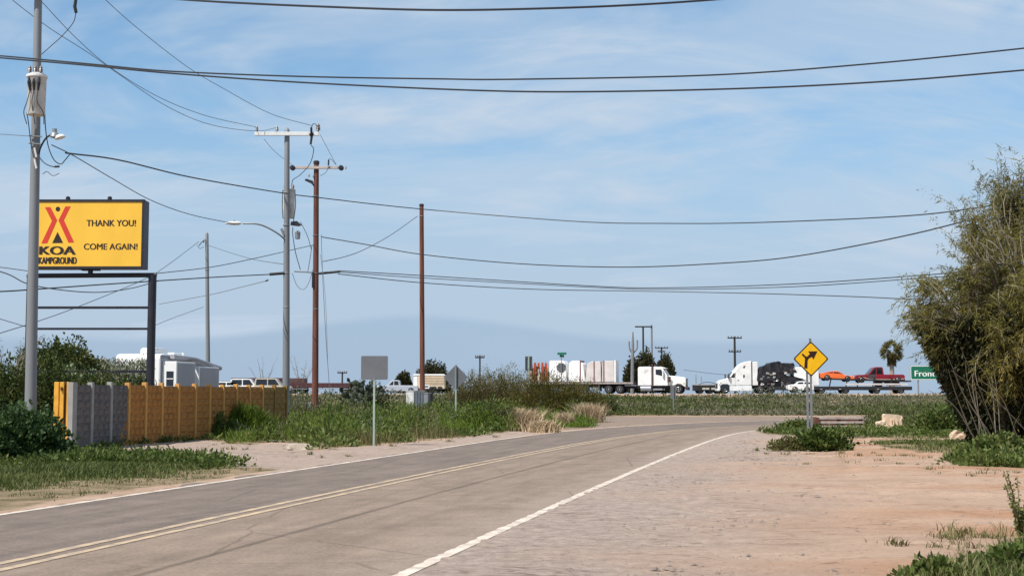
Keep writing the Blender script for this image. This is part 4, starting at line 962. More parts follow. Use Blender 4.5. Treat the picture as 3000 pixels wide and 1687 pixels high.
def car(name, label, u, Y, L, H, m, face=1, kind='suv', group=None, z=FZ, cat=None, ug=None):
    x = XU(u, 1130, Y)
    t = thing(name, label, cat or 'car', (x, Y, z), 0 if face > 0 else math.pi, group)
    hw = .92; a = L / 2; wr = .36
    body = [(-a, .35), (-a + .03, .78), (-a + .12, .98), (a * .28, 1.0), (a - .30, .93), (a - .05, .78), (a, .50), (a - .06, .30), (-a + .1, .28)]
    if kind == 'sport': body = [(-a, .40), (-a + .02, .80), (-a + .25, .90), (a * .15, .82), (a - .5, .72), (a - .05, .52), (a, .36), (a - .1, .24), (-a + .1, .26)]
    MB().prism(body, -hw, hw).build('body', m, t, bevel=.06)
    if kind == 'suv': cab = [(-a + .10, .96), (-a + .24, H - .08), (-a + .5, H), (a * .05, H), (a * .22, H - .08), (a * .52, .98)]
    elif kind == 'van': cab = [(-a + .05, .96), (-a + .08, H - .06), (-a + .3, H), (a * .40, H), (a * .55, H - .1), (a * .82, .97)]
    elif kind == 'pickup': cab = [(-a * .18, .96), (-a * .14, H - .06), (-a * .08, H), (a * .12, H), (a * .22, H - .08), (a * .46, .98)]
    else: cab = [(-a + .30, .88), (-a * .25, H - .03), (-a * .05, H), (a * .10, H - .05), (a * .42, .80)]
    g = hw - .10
    MB().prism(cab, -g, g).build('cabin', m, t, bevel=.05)
    zs = cab[0][1] + .05; zt = H - .12; xs = cab[0][0] + .2; xe = cab[-1][0] - .28
    xr = cab[1][0] + .16; xf = cab[-2][0] - .12
    mid = (xs + xe) / 2
    side_pair(t, [(xs, zs), (xr, zt), (mid - .06, zt), (mid - .06, zs)], g, 'side_window', 'glass_dark')
    side_pair(t, [(mid + .06, zs), (mid + .06, zt), (xf, zt), (xe, zs)], g, 'side_window', 'glass_dark')
    p0, p1 = cab[-1], cab[-2]; n = Vector((p1[1] - p0[1], -(p1[0] - p0[0]))).normalized() * .01
    if n.x < 0: n = -n
    q0 = (p0[0] * .92 + p1[0] * .08 + n.x, p0[1] * .92 + p1[1] * .08 + n.y); q1 = (p0[0] * .1 + p1[0] * .9 + n.x, p0[1] * .1 + p1[1] * .9 + n.y)
    MB().add([(q0[0], -g + .1, q0[1]), (q0[0], g - .1, q0[1]), (q1[0], g - .12, q1[1]), (q1[0], -g + .12, q1[1])], [(0, 1, 2, 3)]).build('windshield', 'glass_dark', t)
    for s in (-1, 1):
        MB().box(a - .13, a + .012, s * (hw - .32) - .13, s * (hw - .32) + .13, .62, .76).build('headlight', 'lamp_lens', t)
        MB().box(-a - .012, -a + .06, s * (hw - .16) - .1, s * (hw - .16) + .1, .62, .85).build('tail_light', 'tail_red', t)
        wheel(t, -a + .85, s * (hw - .08), wr); wheel(t, a - .85, s * (hw - .08), wr)
    MB().box(-a - .04, a + .03, -hw + .12, hw - .12, .26, .42).build('bumper', 'primer', t)
    if kind == 'suv':
        for s in (-1, 1): MB().box(-a + .6, a * .1, s * .6 - .02, s * .6 + .02, H, H + .06).build('roof_rail', 'primer', t)
    return t
car('parked_suv', 'white SUV on the freeway showing its roof over the orange fence', 726, 166, 4.3, 1.80, 'truck_white', 1, 'suv', cat='SUV')
car('parked_suv', 'cream SUV just left of the middle grey pole, over the fence', 800, 165, 4.5, 1.84, 'cream_car', 1, 'suv', cat='SUV')
car('sedan', 'small white car with only its roof above the fence beside the trailer', 655, 166, 4.2, 1.45, 'truck_white', -1, 'suv')
car('pickup_truck', 'silver pickup truck between the cactus clump and the cream trailer', 1163, 165, 5.2, 1.62, 'silver_car', -1, 'pickup', cat='pickup')

def box_body(t, x0, x1, hw, z0, z1, name, m, bev=.05): return MB().box(x0, x1, -hw, hw, z0, z1).build(name, m, t, bevel=bev)
# maroon step-deck trailer behind the fence
def maroon():
    Y = 173; x = XU(1062, 1130, Y); t = thing('flatbed_trailer', 'long low maroon trailer with a raised left half on the freeway', 'trailer', (x, Y, FZ))
    k = Y / 4000.; L = lambda u: (u - 1062) * k
    box_body(t, L(848), 0, 1.25, .75, 1.35, 'deck', 'maroon'); box_body(t, L(683), L(850), 1.25, .80, 1.98, 'raised_body', 'maroon')
    box_body(t, L(852), L(897), 1.2, 1.352, 1.95, 'load_box', 'maroon_rib')
    for i in range(14): xx = L(860) + i * (0 - L(860)) / 14.2; MB().box(xx, xx + .1, -1.29, -1.24, .72, 1.33).build('stake', 'maroon_rib', t)
    for i in range(7): xx = L(690) + i * (L(846) - L(690)) / 7; MB().box(xx, xx + .1, -1.29, -1.24, .85, 1.95).build('stake', 'maroon_rib', t)
    MB().box(L(860), -.2, -1.31, -1.25, .55, .66).build('side_rail', 'chrome', t)
    for u in (700, 730, 860, 890, 1010, 1040):
        for s in (-1, 1): wheel(t, L(u), s * 1.05, .5, .35)
maroon()
# cream horse trailer
def cream():
    Y = 166; x = XU(1212, 1120, Y); t = thing('horse_trailer', 'cream slatted horse trailer behind the plain brown pole', 'trailer', (x, Y, FZ))
    W_ = 92 * Y / 4000.
    box_body(t, 0, W_, 1.1, .55, 2.20, 'body', 'cream_paint', .08)
    MB().prism([(-.06, 2.17), (.1, 2.36), (W_ - .1, 2.36), (W_ + .06, 2.17)], -1.16, 1.16).build('roof', 'rv_white', t, bevel=.03)
    for k in range(5): z = 1.15 + k * .2; MB().box(.75, W_ - .1, -1.15, -1.10, z, z + .10).build('slat', 'cream_paint', t)
    MB().box(.8, 2.0, -1.14, -1.09, .62, 1.05).build('door', 'rv_white', t); MB().box(.95, 1.85, -1.155, -1.12, .78, .93).build('vent', 'glass_dark', t)
    MB().box(.12, .5, -1.13, -1.09, .7, 2.05).build('escape_door', 'rv_white', t)
    for xx in (1.4, 2.3):
        for s in (-1, 1): wheel(t, xx, s * .95, .36)
    MB().tube([(W_, 0, .6), (W_ + 1.0, 0, .6)], .06, 8).build('tow_bar', 'chassis', t)
    for xx in (2.3, 3.0): MB().box(xx, xx + .5, -1.35, -1.16, .5, .85).build('side_box', 'chassis', t)
cream()

# white trailer home behind the fence
def rv():
    Y0 = 72.0; x0 = P(468, 1100, Y0).x; ang = math.atan2(8.5, 1.28)
    t = thing('travel_trailer', 'white travel trailer, shaded side coloured grey, with slide-outs behind the fence', 'trailer', (x0, Y0, 0), ang)
    Lg = 8.3; Wd = 2.5
    prof = [(0, .65), (0.04, 3.45), (.16, 3.62), (.6, 3.66), (3.5, 3.62), (6.2, 3.46), (7.6, 3.30), (8.2, 3.1), (Lg, 2.3), (Lg - .2, .75)]
    MB().prism(prof, 0, Wd).build('shell', 'rv_white', t, bevel=.08)
    MB().prism([(.12, .8), (.12, 3.42), (3.5, 3.40), (7.6, 3.1), (8.1, 2.4), (7.9, .8)], -.012, .05).build('shaded_side', 'rv_shade_grey', t)  # white side turned from the sun, coloured grey for its shade
    MB().prism([(.05, 3.40), (.05, 3.56), (3.5, 3.54), (7.9, 3.16), (7.9, 3.04), (3.5, 3.40)], -.02, .02).build('stripe', 'rv_stripe', t)
    s1 = box_body(t, .25, 2.9, 0.0, 0, 1, 'slide_out', 'rv_white') if False else MB().box(.25, 2.9, -.82, -.02, .75, 3.24).build('slide_out', 'rv_white', t, bevel=.03)
    MB().box(.40, 2.8, -.835, -.82, .8, 3.15).build('shaded_slide', 'rv_shade_grey', s1)
    MB().box(.232, .25, -.66, -.26, 1.95, 2.72).build('window', 'glass_dark', s1, bevel=.01); MB().box(.224, .236, -.66, -.26, 2.30, 2.35).build('window_bar', 'white_arm', s1)
    s2 = MB().box(4.0, 7.1, -.60, -.02, .75, 3.05).build('slide_out', 'rv_white', t, bevel=.03)
    MB().box(4.12, 7.0, -.615, -.60, .8, 2.98).build('shaded_slide', 'rv_shade_grey', s2)
    MB().tube([(1.0, -.25, 3.52), (4.0, -.28, 3.45), (8.0, -.30, 3.02)], .13, 12).build('awning_roll', 'rv_shade_grey', t)
    MB().prism([(.4, 3.66), (.45, 3.92), (.7, 3.98), (1.9, 3.98), (2.2, 3.9), (2.3, 3.64)], .5, 1.3).build('air_conditioner', 'rv_white', t, bevel=.05)
    MB().prism([(3.3, 3.62), (3.35, 3.80), (4.6, 3.80), (4.9, 3.58)], .6, 1.2).build('roof_vent', 'rv_white', t, bevel=.04)
    MB().lathe([(.06, 0), (.06, .14), (.09, .15), (.09, .2)], n=10).build('vent_pipe', 'rv_white', t, (4.0, .35, 3.6))
    MB().box(-.015, .01, .5, 1.9, 1.7, 2.6).build('rear_window', 'glass_dark', t, bevel=.01)
    MB().box(3.1, 3.8, -.03, .0, .9, 2.75).build('entry_door', 'rv_white', t); MB().box(3.16, 3.3, -.05, -.03, 1.5, 1.6).build('door_handle', 'primer', t)
    for z in (.9, 1.15):
        for s in (.15, Wd - .35): MB().box(-.02, .0, s, s + .2, z, z + .15).build('tail_light', 'tail_red', t)
    MB().box(-.12, .0, .1, Wd - .1, .55, .72).build('bumper', 'chassis', t)
    for xx in (4.0, 4.9):
        for y in (.14, Wd - .14): wheel(t, xx, y, .38)
rv()

# ------------------------------------------------------------------ trucks on the freeway
def semi_white():
    Y = 165.0; k = Y / FPX; x = XU(1873, 1130, Y)
    t = thing('semi_truck', 'white long-nosed semi truck facing right with chrome tank', 'truck', (x, Y, FZ), R(-14))
    hw = 1.05
    MB().prism([(0, .95), (0, 3.05), (.12, 3.2), (1.5, 3.22), (1.66, 3.12), (1.66, .95)], -1.12, 1.12).build('sleeper', 'truck_white', t, bevel=.08)
    MB().box(.04, 1.62, -1.135, 1.135, .72, .945).build('skirt', 'sign_black', t)
    MB().prism([(.75, 2.35), (1.25, 2.75), (1.25, 2.85), (.75, 2.85)], -1.131, -1.10).build('sleeper_window', 'tarp_grey', t)
    MB().prism([(1.70, .95), (1.70, 3.10), (1.85, 3.22), (2.75, 3.20), (2.98, 3.05), (3.55, 2.14), (3.6, .95)], -hw, hw).build('cab', 'truck_white', t, bevel=.06)
    for s in (-1, 1):
        MB().tube([(1.74, s * 1.15, .8), (1.74, s * 1.15, 3.55)], .085, 10).build('exhaust_stack', 'exhaust_brown', t)
        MB().prism([(2.15, 2.28), (2.12, 2.88), (2.78, 2.88), (3.05, 2.45), (2.9, 2.1)], s * (hw + .01), s * (hw - .03)).build('side_window', 'glass_dark', t)
        MB().box(2.95, 3.1, s * 1.22 - .12, s * 1.22 + .12, 2.0, 2.75).build('mirror', 'truck_white', t, bevel=.03)
        tk_ = MB().lathe([(.05, -.66), (.33, -.62), (.33, .62), (.05, .66)], axis='x', n=18).build('fuel_tank', 'chrome', t, (.95, s * .95, .62)); smooth_by_angle(tk_)
        MB().box(1.9, 2.9, s * 1.0 - .2, s * 1.0 + .2, .42, .62).build('step', 'chrome', t)
        MB().prism([(4.15, .55), (4.12, 1.1), (4.4, 1.55), (5.0, 1.62), (5.5, 1.35), (5.72, 1.0), (5.72, .75), (5.45, .9), (5.2, 1.12), (4.75, 1.18), (4.4, .98), (4.3, .55)], s * 1.18, s * .78).build('fender', 'truck_white', t, bevel=.05)
        MB().prism([(5.40, 1.18), (5.66, 1.08), (5.68, 1.26), (5.45, 1.36)], s * 1.195, s * .95).build('headlight', 'lamp_lens', t)
        wheel(t, 4.85, s * .98, .52, .3)
        for xx in (-2.2, -3.55): wheel(t, xx, s * .92, .52, .55)
        MB().lathe([(.16, -.32), (.2, -.28), (.2, .28), (.16, .32)], n=14).build('air_cleaner', 'exhaust_brown', t, (3.75, s * 1.12, 1.7))
    MB().add([(3.02, -.92, 3.04), (3.02, .92, 3.04), (3.58, .96, 2.16), (3.58, -.96, 2.16)], [(0, 3, 2, 1)]).build('windshield', 'glass_dark', t, (.018, 0, .012))
    MB().prism([(2.6, 3.1), (3.25, 2.98), (3.3, 3.06), (2.7, 3.24)], -1.0, 1.0).build('sun_visor', 'truck_white', t)
    MB().prism([(3.58, .95), (3.58, 2.16), (4.6, 2.08), (5.5, 1.95), (5.7, 1.8), (5.72, .95)], -.72, .72).build('hood', 'truck_white', t, bevel=.10)
    MB().box(5.72, 5.78, -.56, .56, .85, 1.82).build('grille', 'grille', t, bevel=.02)
    for i in range(5): MB().box(5.78, 5.795, -.52 + i * .23, -.47 + i * .23, .9, 1.76).build('grille_bar', 'chrome', t)
    MB().box(5.7, 5.95, -1.15, 1.15, .42, .80).build('bumper', 'exhaust_brown', t, bevel=.04)
    MB().box(-4.4, 5.6, -.45, .45, .62, .92).build('chassis_rail', 'chassis', t)
    MB().box(-1.6, -.2, -1.0, 1.0, .93, 1.02).build('catwalk', 'chrome', t)
    # trailer deck
    tr = thing('flatbed_trailer', 'black flatbed trailer behind the white long-nosed semi truck', 'trailer', (x, Y, FZ), R(-14))
    MB().box(-14.4, -.55, -1.25, 1.25, 1.12, 1.38).build('deck', 'chassis', tr, bevel=.02); MB().box(-14.4, -.55, -1.29, -1.25, 1.16, 1.36).build('side_rail', 'guard_grey', tr)
    MB().box(-14.2, -1.0, -.4, .4, .75, 1.12).build('frame_beam', 'chassis', tr)
    for xx in (-4.8, -8.8): MB().box(xx - .08, xx + .08, -.9, .9, .3, 1.1).build('landing_leg', 'guard_grey', tr)
    MB().box(-9.2, -6.0, -1.2, -.5, .45, 1.05).build('tool_box', 'primer', tr, bevel=.02)
    for xx in (-11.8, -13.1):
        for s in (-1, 1): wheel(tr, xx, s * .92, .5, .55)
    # wrapped loads
    zb = 1.385; f = lambda u: (u - 1873) * k / math.cos(R(14)) 
    def load(name, label, u0, u1, top, m, sl0, sl1, straps, bm='strap'):
        o = thing(name, label, 'load', (x, Y, FZ), R(-14)); a_, b_ = f(u0), f(u1); h = top
        MB().prism([(a_, zb), (a_ + sl0 * .3, zb + h * .9), (a_ + sl0, zb + h), (b_ - sl1, zb + h), (b_ - sl1 * .3, zb + h * .85), (b_, zb)], -1.12, 1.12).build('tarp', m, o, bevel=.07, seg=3)
        for us in straps: s_ = f(us); MB().box(s_ - .07, s_ + .07, -1.135, 1.135, zb, zb + h + .015).build('strap', bm, o)
    load('tarped_load', 'bright white tarped load behind the stop sign back', 1617, 1668, 2.62, 'tarp_white', .10, .40, [])
    load('tarped_load', 'bright white tarped load right of the stop sign back', 1672, 1722, 2.60, 'tarp_white', .55, .75, [1708])
    load('tarped_load', 'grey tarped load with dark straps in the middle of the trailer', 1722, 1768, 2.50, 'tarp_grey', .85, .10, [1748])
    load('tarped_load', 'grey tarped load with white edge next to the white truck', 1770, 1806, 2.56, 'tarp_grey', .25, .1, [1776])
    e_ = thing('load_bulkhead', 'white upright board at the front end of the grey loads', 'load', (x, Y, FZ), R(-14)); MB().box(f(1806), f(1810), -1.14, 1.14, zb, zb + 2.62).build('board', 'tarp_white', e_)
    for i, (u0, u1, h, m) in enumerate(((1552, 1568, 2.2, 'red_crate'), (1570, 1580, 2.4, 'red_crate'), (1582, 1590, 1.6, 'tarp_grey'), (1592, 1602, 2.4, 'red_crate'), (1604, 1613, 2.3, 'red_crate'))):
        o = thing('steel_rack', ['red steel rack nearest the narrow dark sign', 'tall red steel rack, second from the narrow dark sign', 'low grey rack between the red racks on the flatbed', 'red steel rack, second from the white load', 'red steel rack leaning beside the white load'][i], 'rack', (x, Y, FZ), R(-14), 'racks at the tail of the flatbed')
        a_, b_ = f(u0), f(u1)
        for s in (-1, 1):
            MB().prism([(a_, zb), (a_ + .08, zb + h), (a_ + .2, zb + h), (a_ + .16, zb)], s * 1.0 - .06, s * 1.0 + .06).build('upright', m, o)
            MB().prism([(b_ - .15, zb), (b_ - .22, zb + h), (b_ - .1, zb + h), (b_, zb)], s * 1.0 - .06, s * 1.0 + .06).build('upright', m, o)
        MB().box(a_ + .1, b_ - .1, -.9, .9, zb + .3, zb + h * .8).build('panel', m if i % 2 else 'tarp_grey', o); MB().box(a_, b_, -1.0, 1.0, zb + h * .45, zb + h * .55).build('shelf', 'wreck_bit', o)
semi_white()

def semi_sleeper():
    Y = 164.0; k = Y / FPX; x = XU(2100, 1130, Y)
    t = thing('semi_truck', 'white rounded sleeper truck facing left', 'truck', (x, Y, FZ), math.pi)
    # local x runs backwards from the nose: nose at 0, tail negative
    prof = [(0, .42), (.02, 1.0), (-.10, 1.38), (-.35, 1.62), (-1.15, 1.80), (-1.32, 1.92), (-1.78, 2.60), (-2.05, 2.75), (-2.45, 3.25), (-2.9, 3.62), (-3.4, 3.82), (-4.0, 3.88), (-4.0, .98), (-1.3, .95), (-1.28, .62), (-1.1, .42)]
    MB().prism(prof, -1.12, 1.12).build('cab_shell', 'truck_white', t, bevel=.10, seg=3)
    MB().box(-4.75, -4.12, -1.1, 1.1, .98, 3.78).build('side_fairing', 'truck_white', t, bevel=.05)
    MB().box(-4.13, -3.99, -1.02, 1.02, 1.0, 3.80).build('gap_seal', 'primer', t)
    for s in (-1, 1):
        MB().prism([(-1.48, 1.92), (-1.85, 2.42), (-2.12, 2.42), (-2.05, 1.88)], s * 1.13, s * 1.09).build('side_window', 'glass_dark', t)
        MB().prism([(-3.15, 3.0), (-3.28, 3.32), (-3.05, 3.28), (-2.98, 3.05)], s * 1.132, s * 1.09).build('sleeper_window', 'primer', t)
        MB().prism([(-3.08, 1.82), (-3.2, 2.05), (-3.12, 2.32), (-2.98, 2.2), (-2.98, 1.92)], s * 1.132, s * 1.09).build('sleeper_window', 'primer', t)
        MB().prism([(-1.35, .32), (-1.32, .90), (-4.0, .92), (-4.0, .30)], s * 1.14, s * .7).build('side_skirt', 'truck_white', t, bevel=.04)
        MB().box(-2.05, -2.0, s * 1.125 - .01, s * 1.125 + .01, 1.0, 2.5).build('door_seam', 'tarp_grey', t)
        MB().box(-2.5, -2.3, s * 1.13, s * 1.15, 1.55, 1.62).build('door_handle', 'primer', t)
        MB().box(-1.3, -1.15, s * 1.30 - .12, s * 1.30 + .12, 1.75, 2.35).build('mirror', 'primer', t, bevel=.03)
        MB().prism([(.0, 1.05), (-.30, 1.40), (-.42, 1.30), (-.12, .98)], s * 1.135, s * 1.0).build('headlight', 'lamp_lens', t)
        wheel(t, -.82, s * .98, .51, .3)
        for xx in (-5.05, -6.3): wheel(t, xx, s * .92, .5, .55)
        MB().prism([(-.25, .45), (-.2, .95), (-.5, 1.15), (-1.1, 1.15), (-1.4, .95), (-1.42, .45)], s * 1.132, s * 1.08).build('wheel_arch', 'glass_dark', t)
    MB().add([(-1.32, -.95, 1.94), (-1.32, .95, 1.94), (-1.78, .9, 2.60), (-1.78, -.9, 2.60)], [(0, 1, 2, 3)]).build('windshield', 'glass_dark', t, (.03, 0, .02))
    MB().box(.0, .05, -.6, .6, .6, 1.2).build('grille', 'grille', t); MB().box(-.2, .08, -1.1, 1.1, .32, .6).build('bumper', 'truck_white', t, bevel=.05)
    MB().box(-7.0, -.3, -.42, .42, .6, .9).build('chassis_rail', 'chassis', t)
    # long low vehicle hauler
    tr = thing('car_hauler', 'long low black hauler trailer behind the rounded sleeper truck', 'trailer', (x, Y, FZ), math.pi)
    f = lambda u: -(u - 2100) * k
    MB().box(f(2662), f(2248), -1.25, 1.25, .42, .86).build('deck', 'chassis', tr, bevel=.03)
    MB().box(f(2260), f(2205), -.9, .9, .9, 1.2).build('gooseneck', 'chassis', tr)
    MB().box(f(2650), f(2470), 1.0, 1.2, 1.02, 1.22).build('upper_rail', 'tarp_grey', tr)
    for u in (2424, 2472, 2505, 2550, 2600): MB().prism([(f(u), .8), (f(u) + .12, .8), (f(u + 6) + .12, 1.9), (f(u + 6), 1.9)], 1.0, 1.18).build('strut', 'chassis', tr)
    MB().prism([(f(2415), 1.85), (f(2660), 1.55), (f(2660), 1.40), (f(2415), 1.70)], -1.2, 1.2).build('upper_deck', 'chassis', tr)
    for u in (2400, 2470, 2560, 2630):
        for s in (-1, 1): wheel(tr, f(u), s * 1.0, .42, .4)
    for u in (2395, 2450, 2560): MB().box(f(u + 6), f(u), 1.252, 1.262, .5, .58).build('marker_plate', 'rim', tr)
    # crushed black cab
    w = thing('wrecked_cab', 'crumpled black truck cab riding just behind the rounded white sleeper', 'wreck', (x, Y, FZ), math.pi)
    def crumple(prof, hw_, name, m, amp, par, seed):
        bm = bmesh.new(); vs0 = [bm.verts.new((px, -hw_, pz)) for px, pz in prof]; f0 = bm.faces.new(vs0)
        r = bmesh.ops.extrude_face_region(bm, geom=[f0]); bmesh.ops.translate(bm, verts=[v for v in r['geom'] if isinstance(v, bmesh.types.BMVert)], vec=(0, 2 * hw_, 0))
        bmesh.ops.triangulate(bm, faces=bm.faces[:]); bmesh.ops.subdivide_edges(bm, edges=bm.edges[:], cuts=2, use_grid_fill=True)
        rr = random.Random(seed)
        for v in bm.verts: v.co += Vector((rr.uniform(-1, 1), rr.uniform(-1, 1), rr.uniform(-1, 1))) * amp
        bmesh.ops.recalc_face_normals(bm, faces=bm.faces[:]); me = bpy.data.meshes.new(name); bm.to_mesh(me); bm.free(); me.materials.append(M[m]); return link(name, me, par)
    zf = lambda v: (1151 - v) * k
    crumple([(f(u), zf(v)) for u, v in ((2212, 1112), (2214, 1080), (2235, 1070), (2262, 1060), (2275, 1058), (2290, 1064), (2320, 1063), (2323, 1075), (2312, 1090), (2290, 1100), (2262, 1112), (2230, 1122))], 1.15, 'cab_shell', 'wreck_black', .09, w, 3)
    crumple([(f(u), zf(v)) for u, v in ((2213, 1120), (2225, 1102), (2300, 1098), (2352, 1106), (2340, 1114), (2300, 1125), (2290, 1138), (2225, 1136))], 1.0, 'engine_debris', 'wreck_black', .13, w, 5)
    rr = random.Random(9)
    for i in range(30):
        u, v = rr.uniform(2230, 2318), rr.uniform(1078, 1136); px, pz = f(u), zf(v); s_ = rr.uniform(.10, .36)
        crumple([(px, pz), (px + s_, pz + s_ * .3), (px + s_ * 1.2, pz - s_ * .6), (px, pz - s_ * .5)], .12, 'loose_piece', rr.choice(['wreck_bit', 'primer', 'chrome', 'tarp_grey', 'exhaust_brown', 'wreck_black']), .04, w, i + 20).location.y = 1.12
    MB().tube([(f(2284), 1.2, zf(1138)), (f(2285), 1.2, zf(1116)), (f(2298), 1.2, zf(1138)), (f(2284), 1.2, zf(1138))], .04, 6).build('ladder_frame', 'tarp_grey', w)
    # second white cab on the trailer
    c2 = thing('truck_cab', 'stripped white truck cab on the hauler left of the yellow sign', 'truck cab', (x, Y, FZ), math.pi)
    MB().prism([(f(u), zf(v)) for u, v in ((2308, 1085), (2312, 1077), (2330, 1074), (2392, 1072), (2394, 1128), (2360, 1128), (2350, 1110), (2322, 1102), (2316, 1096))], -1.1, 1.1).build('shell', 'truck_white', c2, bevel=.06)
    MB().prism([(f(u), zf(v)) for u, v in ((2311, 1094), (2314, 1082), (2326, 1082), (2330, 1090), (2320, 1091), (2320, 1100))], 1.08, 1.115).build('window_opening', 'glass_dark', c2)
    MB().prism([(f(u), zf(v)) for u, v in ((2336, 1112), (2358, 1112), (2356, 1122), (2338, 1122))], 1.08, 1.115).build('wheel_opening', 'glass_dark', c2)
    MB().box(f(2368), f(2340), .2, 1.0, zf(1074), zf(1070)).build('roof_pod', 'primer', c2)
    car('loaded_car', 'white car riding low on the hauler left of the yellow sign posts', 2342, Y - 1.6, 3.1, 1.34, 'truck_white', -1, 'suv', z=FZ + .12)
    o = car('sports_car', 'bright orange sports car on the upper deck of the hauler', 2448, Y, 4.15, 1.22, 'orange_paint', 1, 'sport', z=FZ + zf(1112) - .12, cat='car'); o.rotation_euler = (0, R(3), 0)
    p = car('old_pickup', 'dark red old pickup truck on the upper deck of the hauler', 2572, Y, 6.0, 1.88, 'red_paint', -1, 'pickup', z=FZ + zf(1115) - .18, cat='pickup')
    for s in (-1, 1): MB().prism([(.55, .45), (.55, .98), (1.35, .98), (1.35, .45)], s * .935, s * .90).build('primer_door', 'primer', p)
    for s in (-1, 1): MB().prism([(-2.9, .42), (-1.3, .36), (1.2, .36), (2.0, .62), (2.5, .62), (2.5, .68), (1.95, .68), (1.2, .43), (-1.3, .43), (-2.9, .5)], s * .94, s * .9).build('trim_strip', 'cream_car', p)
    MB().prism([(-2.6, -.35), (-2.2, .35), (.4, .3), (.2, .0), (-.9, .05), (-1.2, -.35)], -.7, .7).build('frame_piece', 'chassis', p)
    MB().box(-.4, .3, -.5, .5, -.7, .3).build('engine_block', 'chassis', p)
    # low deck seen between the two trucks
    x2 = XU(2032, 1130, 168); dk = thing('lowboy_trailer', 'low dark trailer deck between the two white trucks', 'trailer', (x2, 168, FZ))
    MB().box(0, 3.4, -1.2, 1.2, .35, 1.02).build('deck', 'chassis', dk, bevel=.03); MB().box(-.1, 3.5, -1.22, 1.22, 1.02, 1.12).build('deck_plate', 'guard_grey', dk)
    for xx in (.9, 1.3, 2.0): MB().box(xx, xx + .45, -1.215, -1.2, .5, .72).build('marker_plate', 'lamp_lens', dk)
    for xx in (.7, 1.9, 2.9): wheel(dk, xx, -.95, .4, .3); wheel(dk, xx, .95, .4, .3)
    MB().tube(spline([(.6, 0, 1.1), (1.2, 0, 1.35), (2.1, 0, 1.38), (3.0, 0, 1.1)]), .04, 6).build('hose', 'primer', dk)
    for xx in (.2, .85): MB().box(xx - .06, xx + .06, -.9, -.8, 1.1, 2.3 if xx < .5 else 2.1).build('stake', 'chrome', dk)
semi_sleeper()
def worktruck():
    Y = 163; k = Y / FPX; x = XU(2762, 1130, Y); f = lambda u: -(u - 2762) * k; zf = lambda v: (1151 - v) * k
    t = thing('work_truck', 'orange and white work truck half hidden behind the tree', 'truck', (x, Y, FZ), math.pi)
    MB().prism([(f(u), zf(v)) for u, v in ((2764, 1122), (2768, 1112), (2796, 1108), (2800, 1140), (2764, 1140))], -1.0, 1.0).build('hood', 'orange_paint', t, bevel=.05)
    MB().prism([(f(u), zf(v)) for u, v in ((2797, 1108), (2806, 1082), (2846, 1080), (2848, 1120), (2797, 1120))], -1.05, 1.05).build('cab', 'barrel_orange', t, bevel=.05)
    MB().prism([(f(u), zf(v)) for u, v in ((2812, 1120), (2846, 1120), (2844, 1144), (2814, 1144))], -1.06, 1.06).build('lower_door', 'rv_white', t)
    MB().box(f(2930), f(2850), -1.1, 1.1, .7, 2.2).build('box_body', 'rv_white', t, bevel=.03)
    for s in (-1, 1):
        MB().prism([(f(u), zf(v)) for u, v in ((2808, 1106), (2812, 1088), (2840, 1087), (2840, 1106))], s * 1.06, s * 1.0).build('side_window', 'glass_dark', t)
        MB().box(f(2764) - .05, f(2764) + .03, s * .7 - .15, s * .7 + .15, zf(1128), zf(1120)).build('headlight', 'lamp_lens', t)
        for u in (2784, 2880): wheel(t, f(u), s * .95, .45)
    MB().box(f(2930), f(2764), -.5, .5, .4, .72).build('chassis_rail', 'chassis', t)
worktruck()

# ------------------------------------------------------------------ roadside things
def cabinet(label, u, v, Y, sx, sy, h, rz, m='cabinet', zb=0):
    p = P(u, v, Y); t = thing('utility_cabinet', label, 'cabinet', (p.x, Y, zb), rz)
    MB().box(-sx, sx, -sy, sy, .22, h).build('housing', m, t, bevel=.02); MB().box(-sx - .03, sx + .03, -sy - .03, sy + .03, h, h + .05).build('lid', m, t, bevel=.015)
    for a_ in (-1, 1):
        for b_ in (-1, 1): MB().box(a_ * (sx - .06) - .05, a_ * (sx - .06) + .05, b_ * (sy - .06) - .05, b_ * (sy - .06) + .05, -.2, .22).build('leg', 'galvanised', t)
    for i in range(4): q = -sy + .1 + i * (2 * sy - .2) / 3; MB().box(sx, sx + .012, q - .025, q + .025, .3, h - .08).build('rib', 'galvanised', t)
    MB().box(-sx + .06, sx - .06, -sy - .012, -sy, .32, h - .1).build('door', m, t); MB().box(.1, .14, -sy - .03, -sy - .012, .7, .8).build('door_handle', 'primer', t)
    return t
cabinet('white utility cabinet with ribbed grey side at the plain brown pole', 1216, 1180, 80, .30, .46, 1.68, R(-38))
cabinet('smaller grey cabinet half behind the white utility cabinet', 1252, 1180, 83, .2, .25, 1.55, R(-30), 'galvanised')
t = thing('bollard', 'dark bollard beside the white utility cabinet', 'bollard', P(1263, 1180, 79) - Vector((0, 0, P(1263, 1180, 79).z)))
MB().lathe([(.10, -.2), (.10, 1.75), (.12, 1.78), (.12, 1.9), (.05, 1.95)], n=12).build('shaft', 'sign_black', t); MB().lathe([(.125, 1.5), (.13, 1.52), (.13, 1.6), (.125, 1.62)], n=12).build('band', 'primer', t)
t = thing('cable_pedestal', 'pale upright cable pedestal at the foot of the brown pole', 'pedestal', P(907, 1200, 76) - Vector((0, 0, P(907, 1200, 76).z)))
MB().box(-.09, .09, -.09, .09, -.1, .98).build('housing', 'green_post', t, bevel=.02); MB().box(-.10, .10, -.10, .10, .98, 1.06).build('cap', 'cabinet', t, bevel=.02)

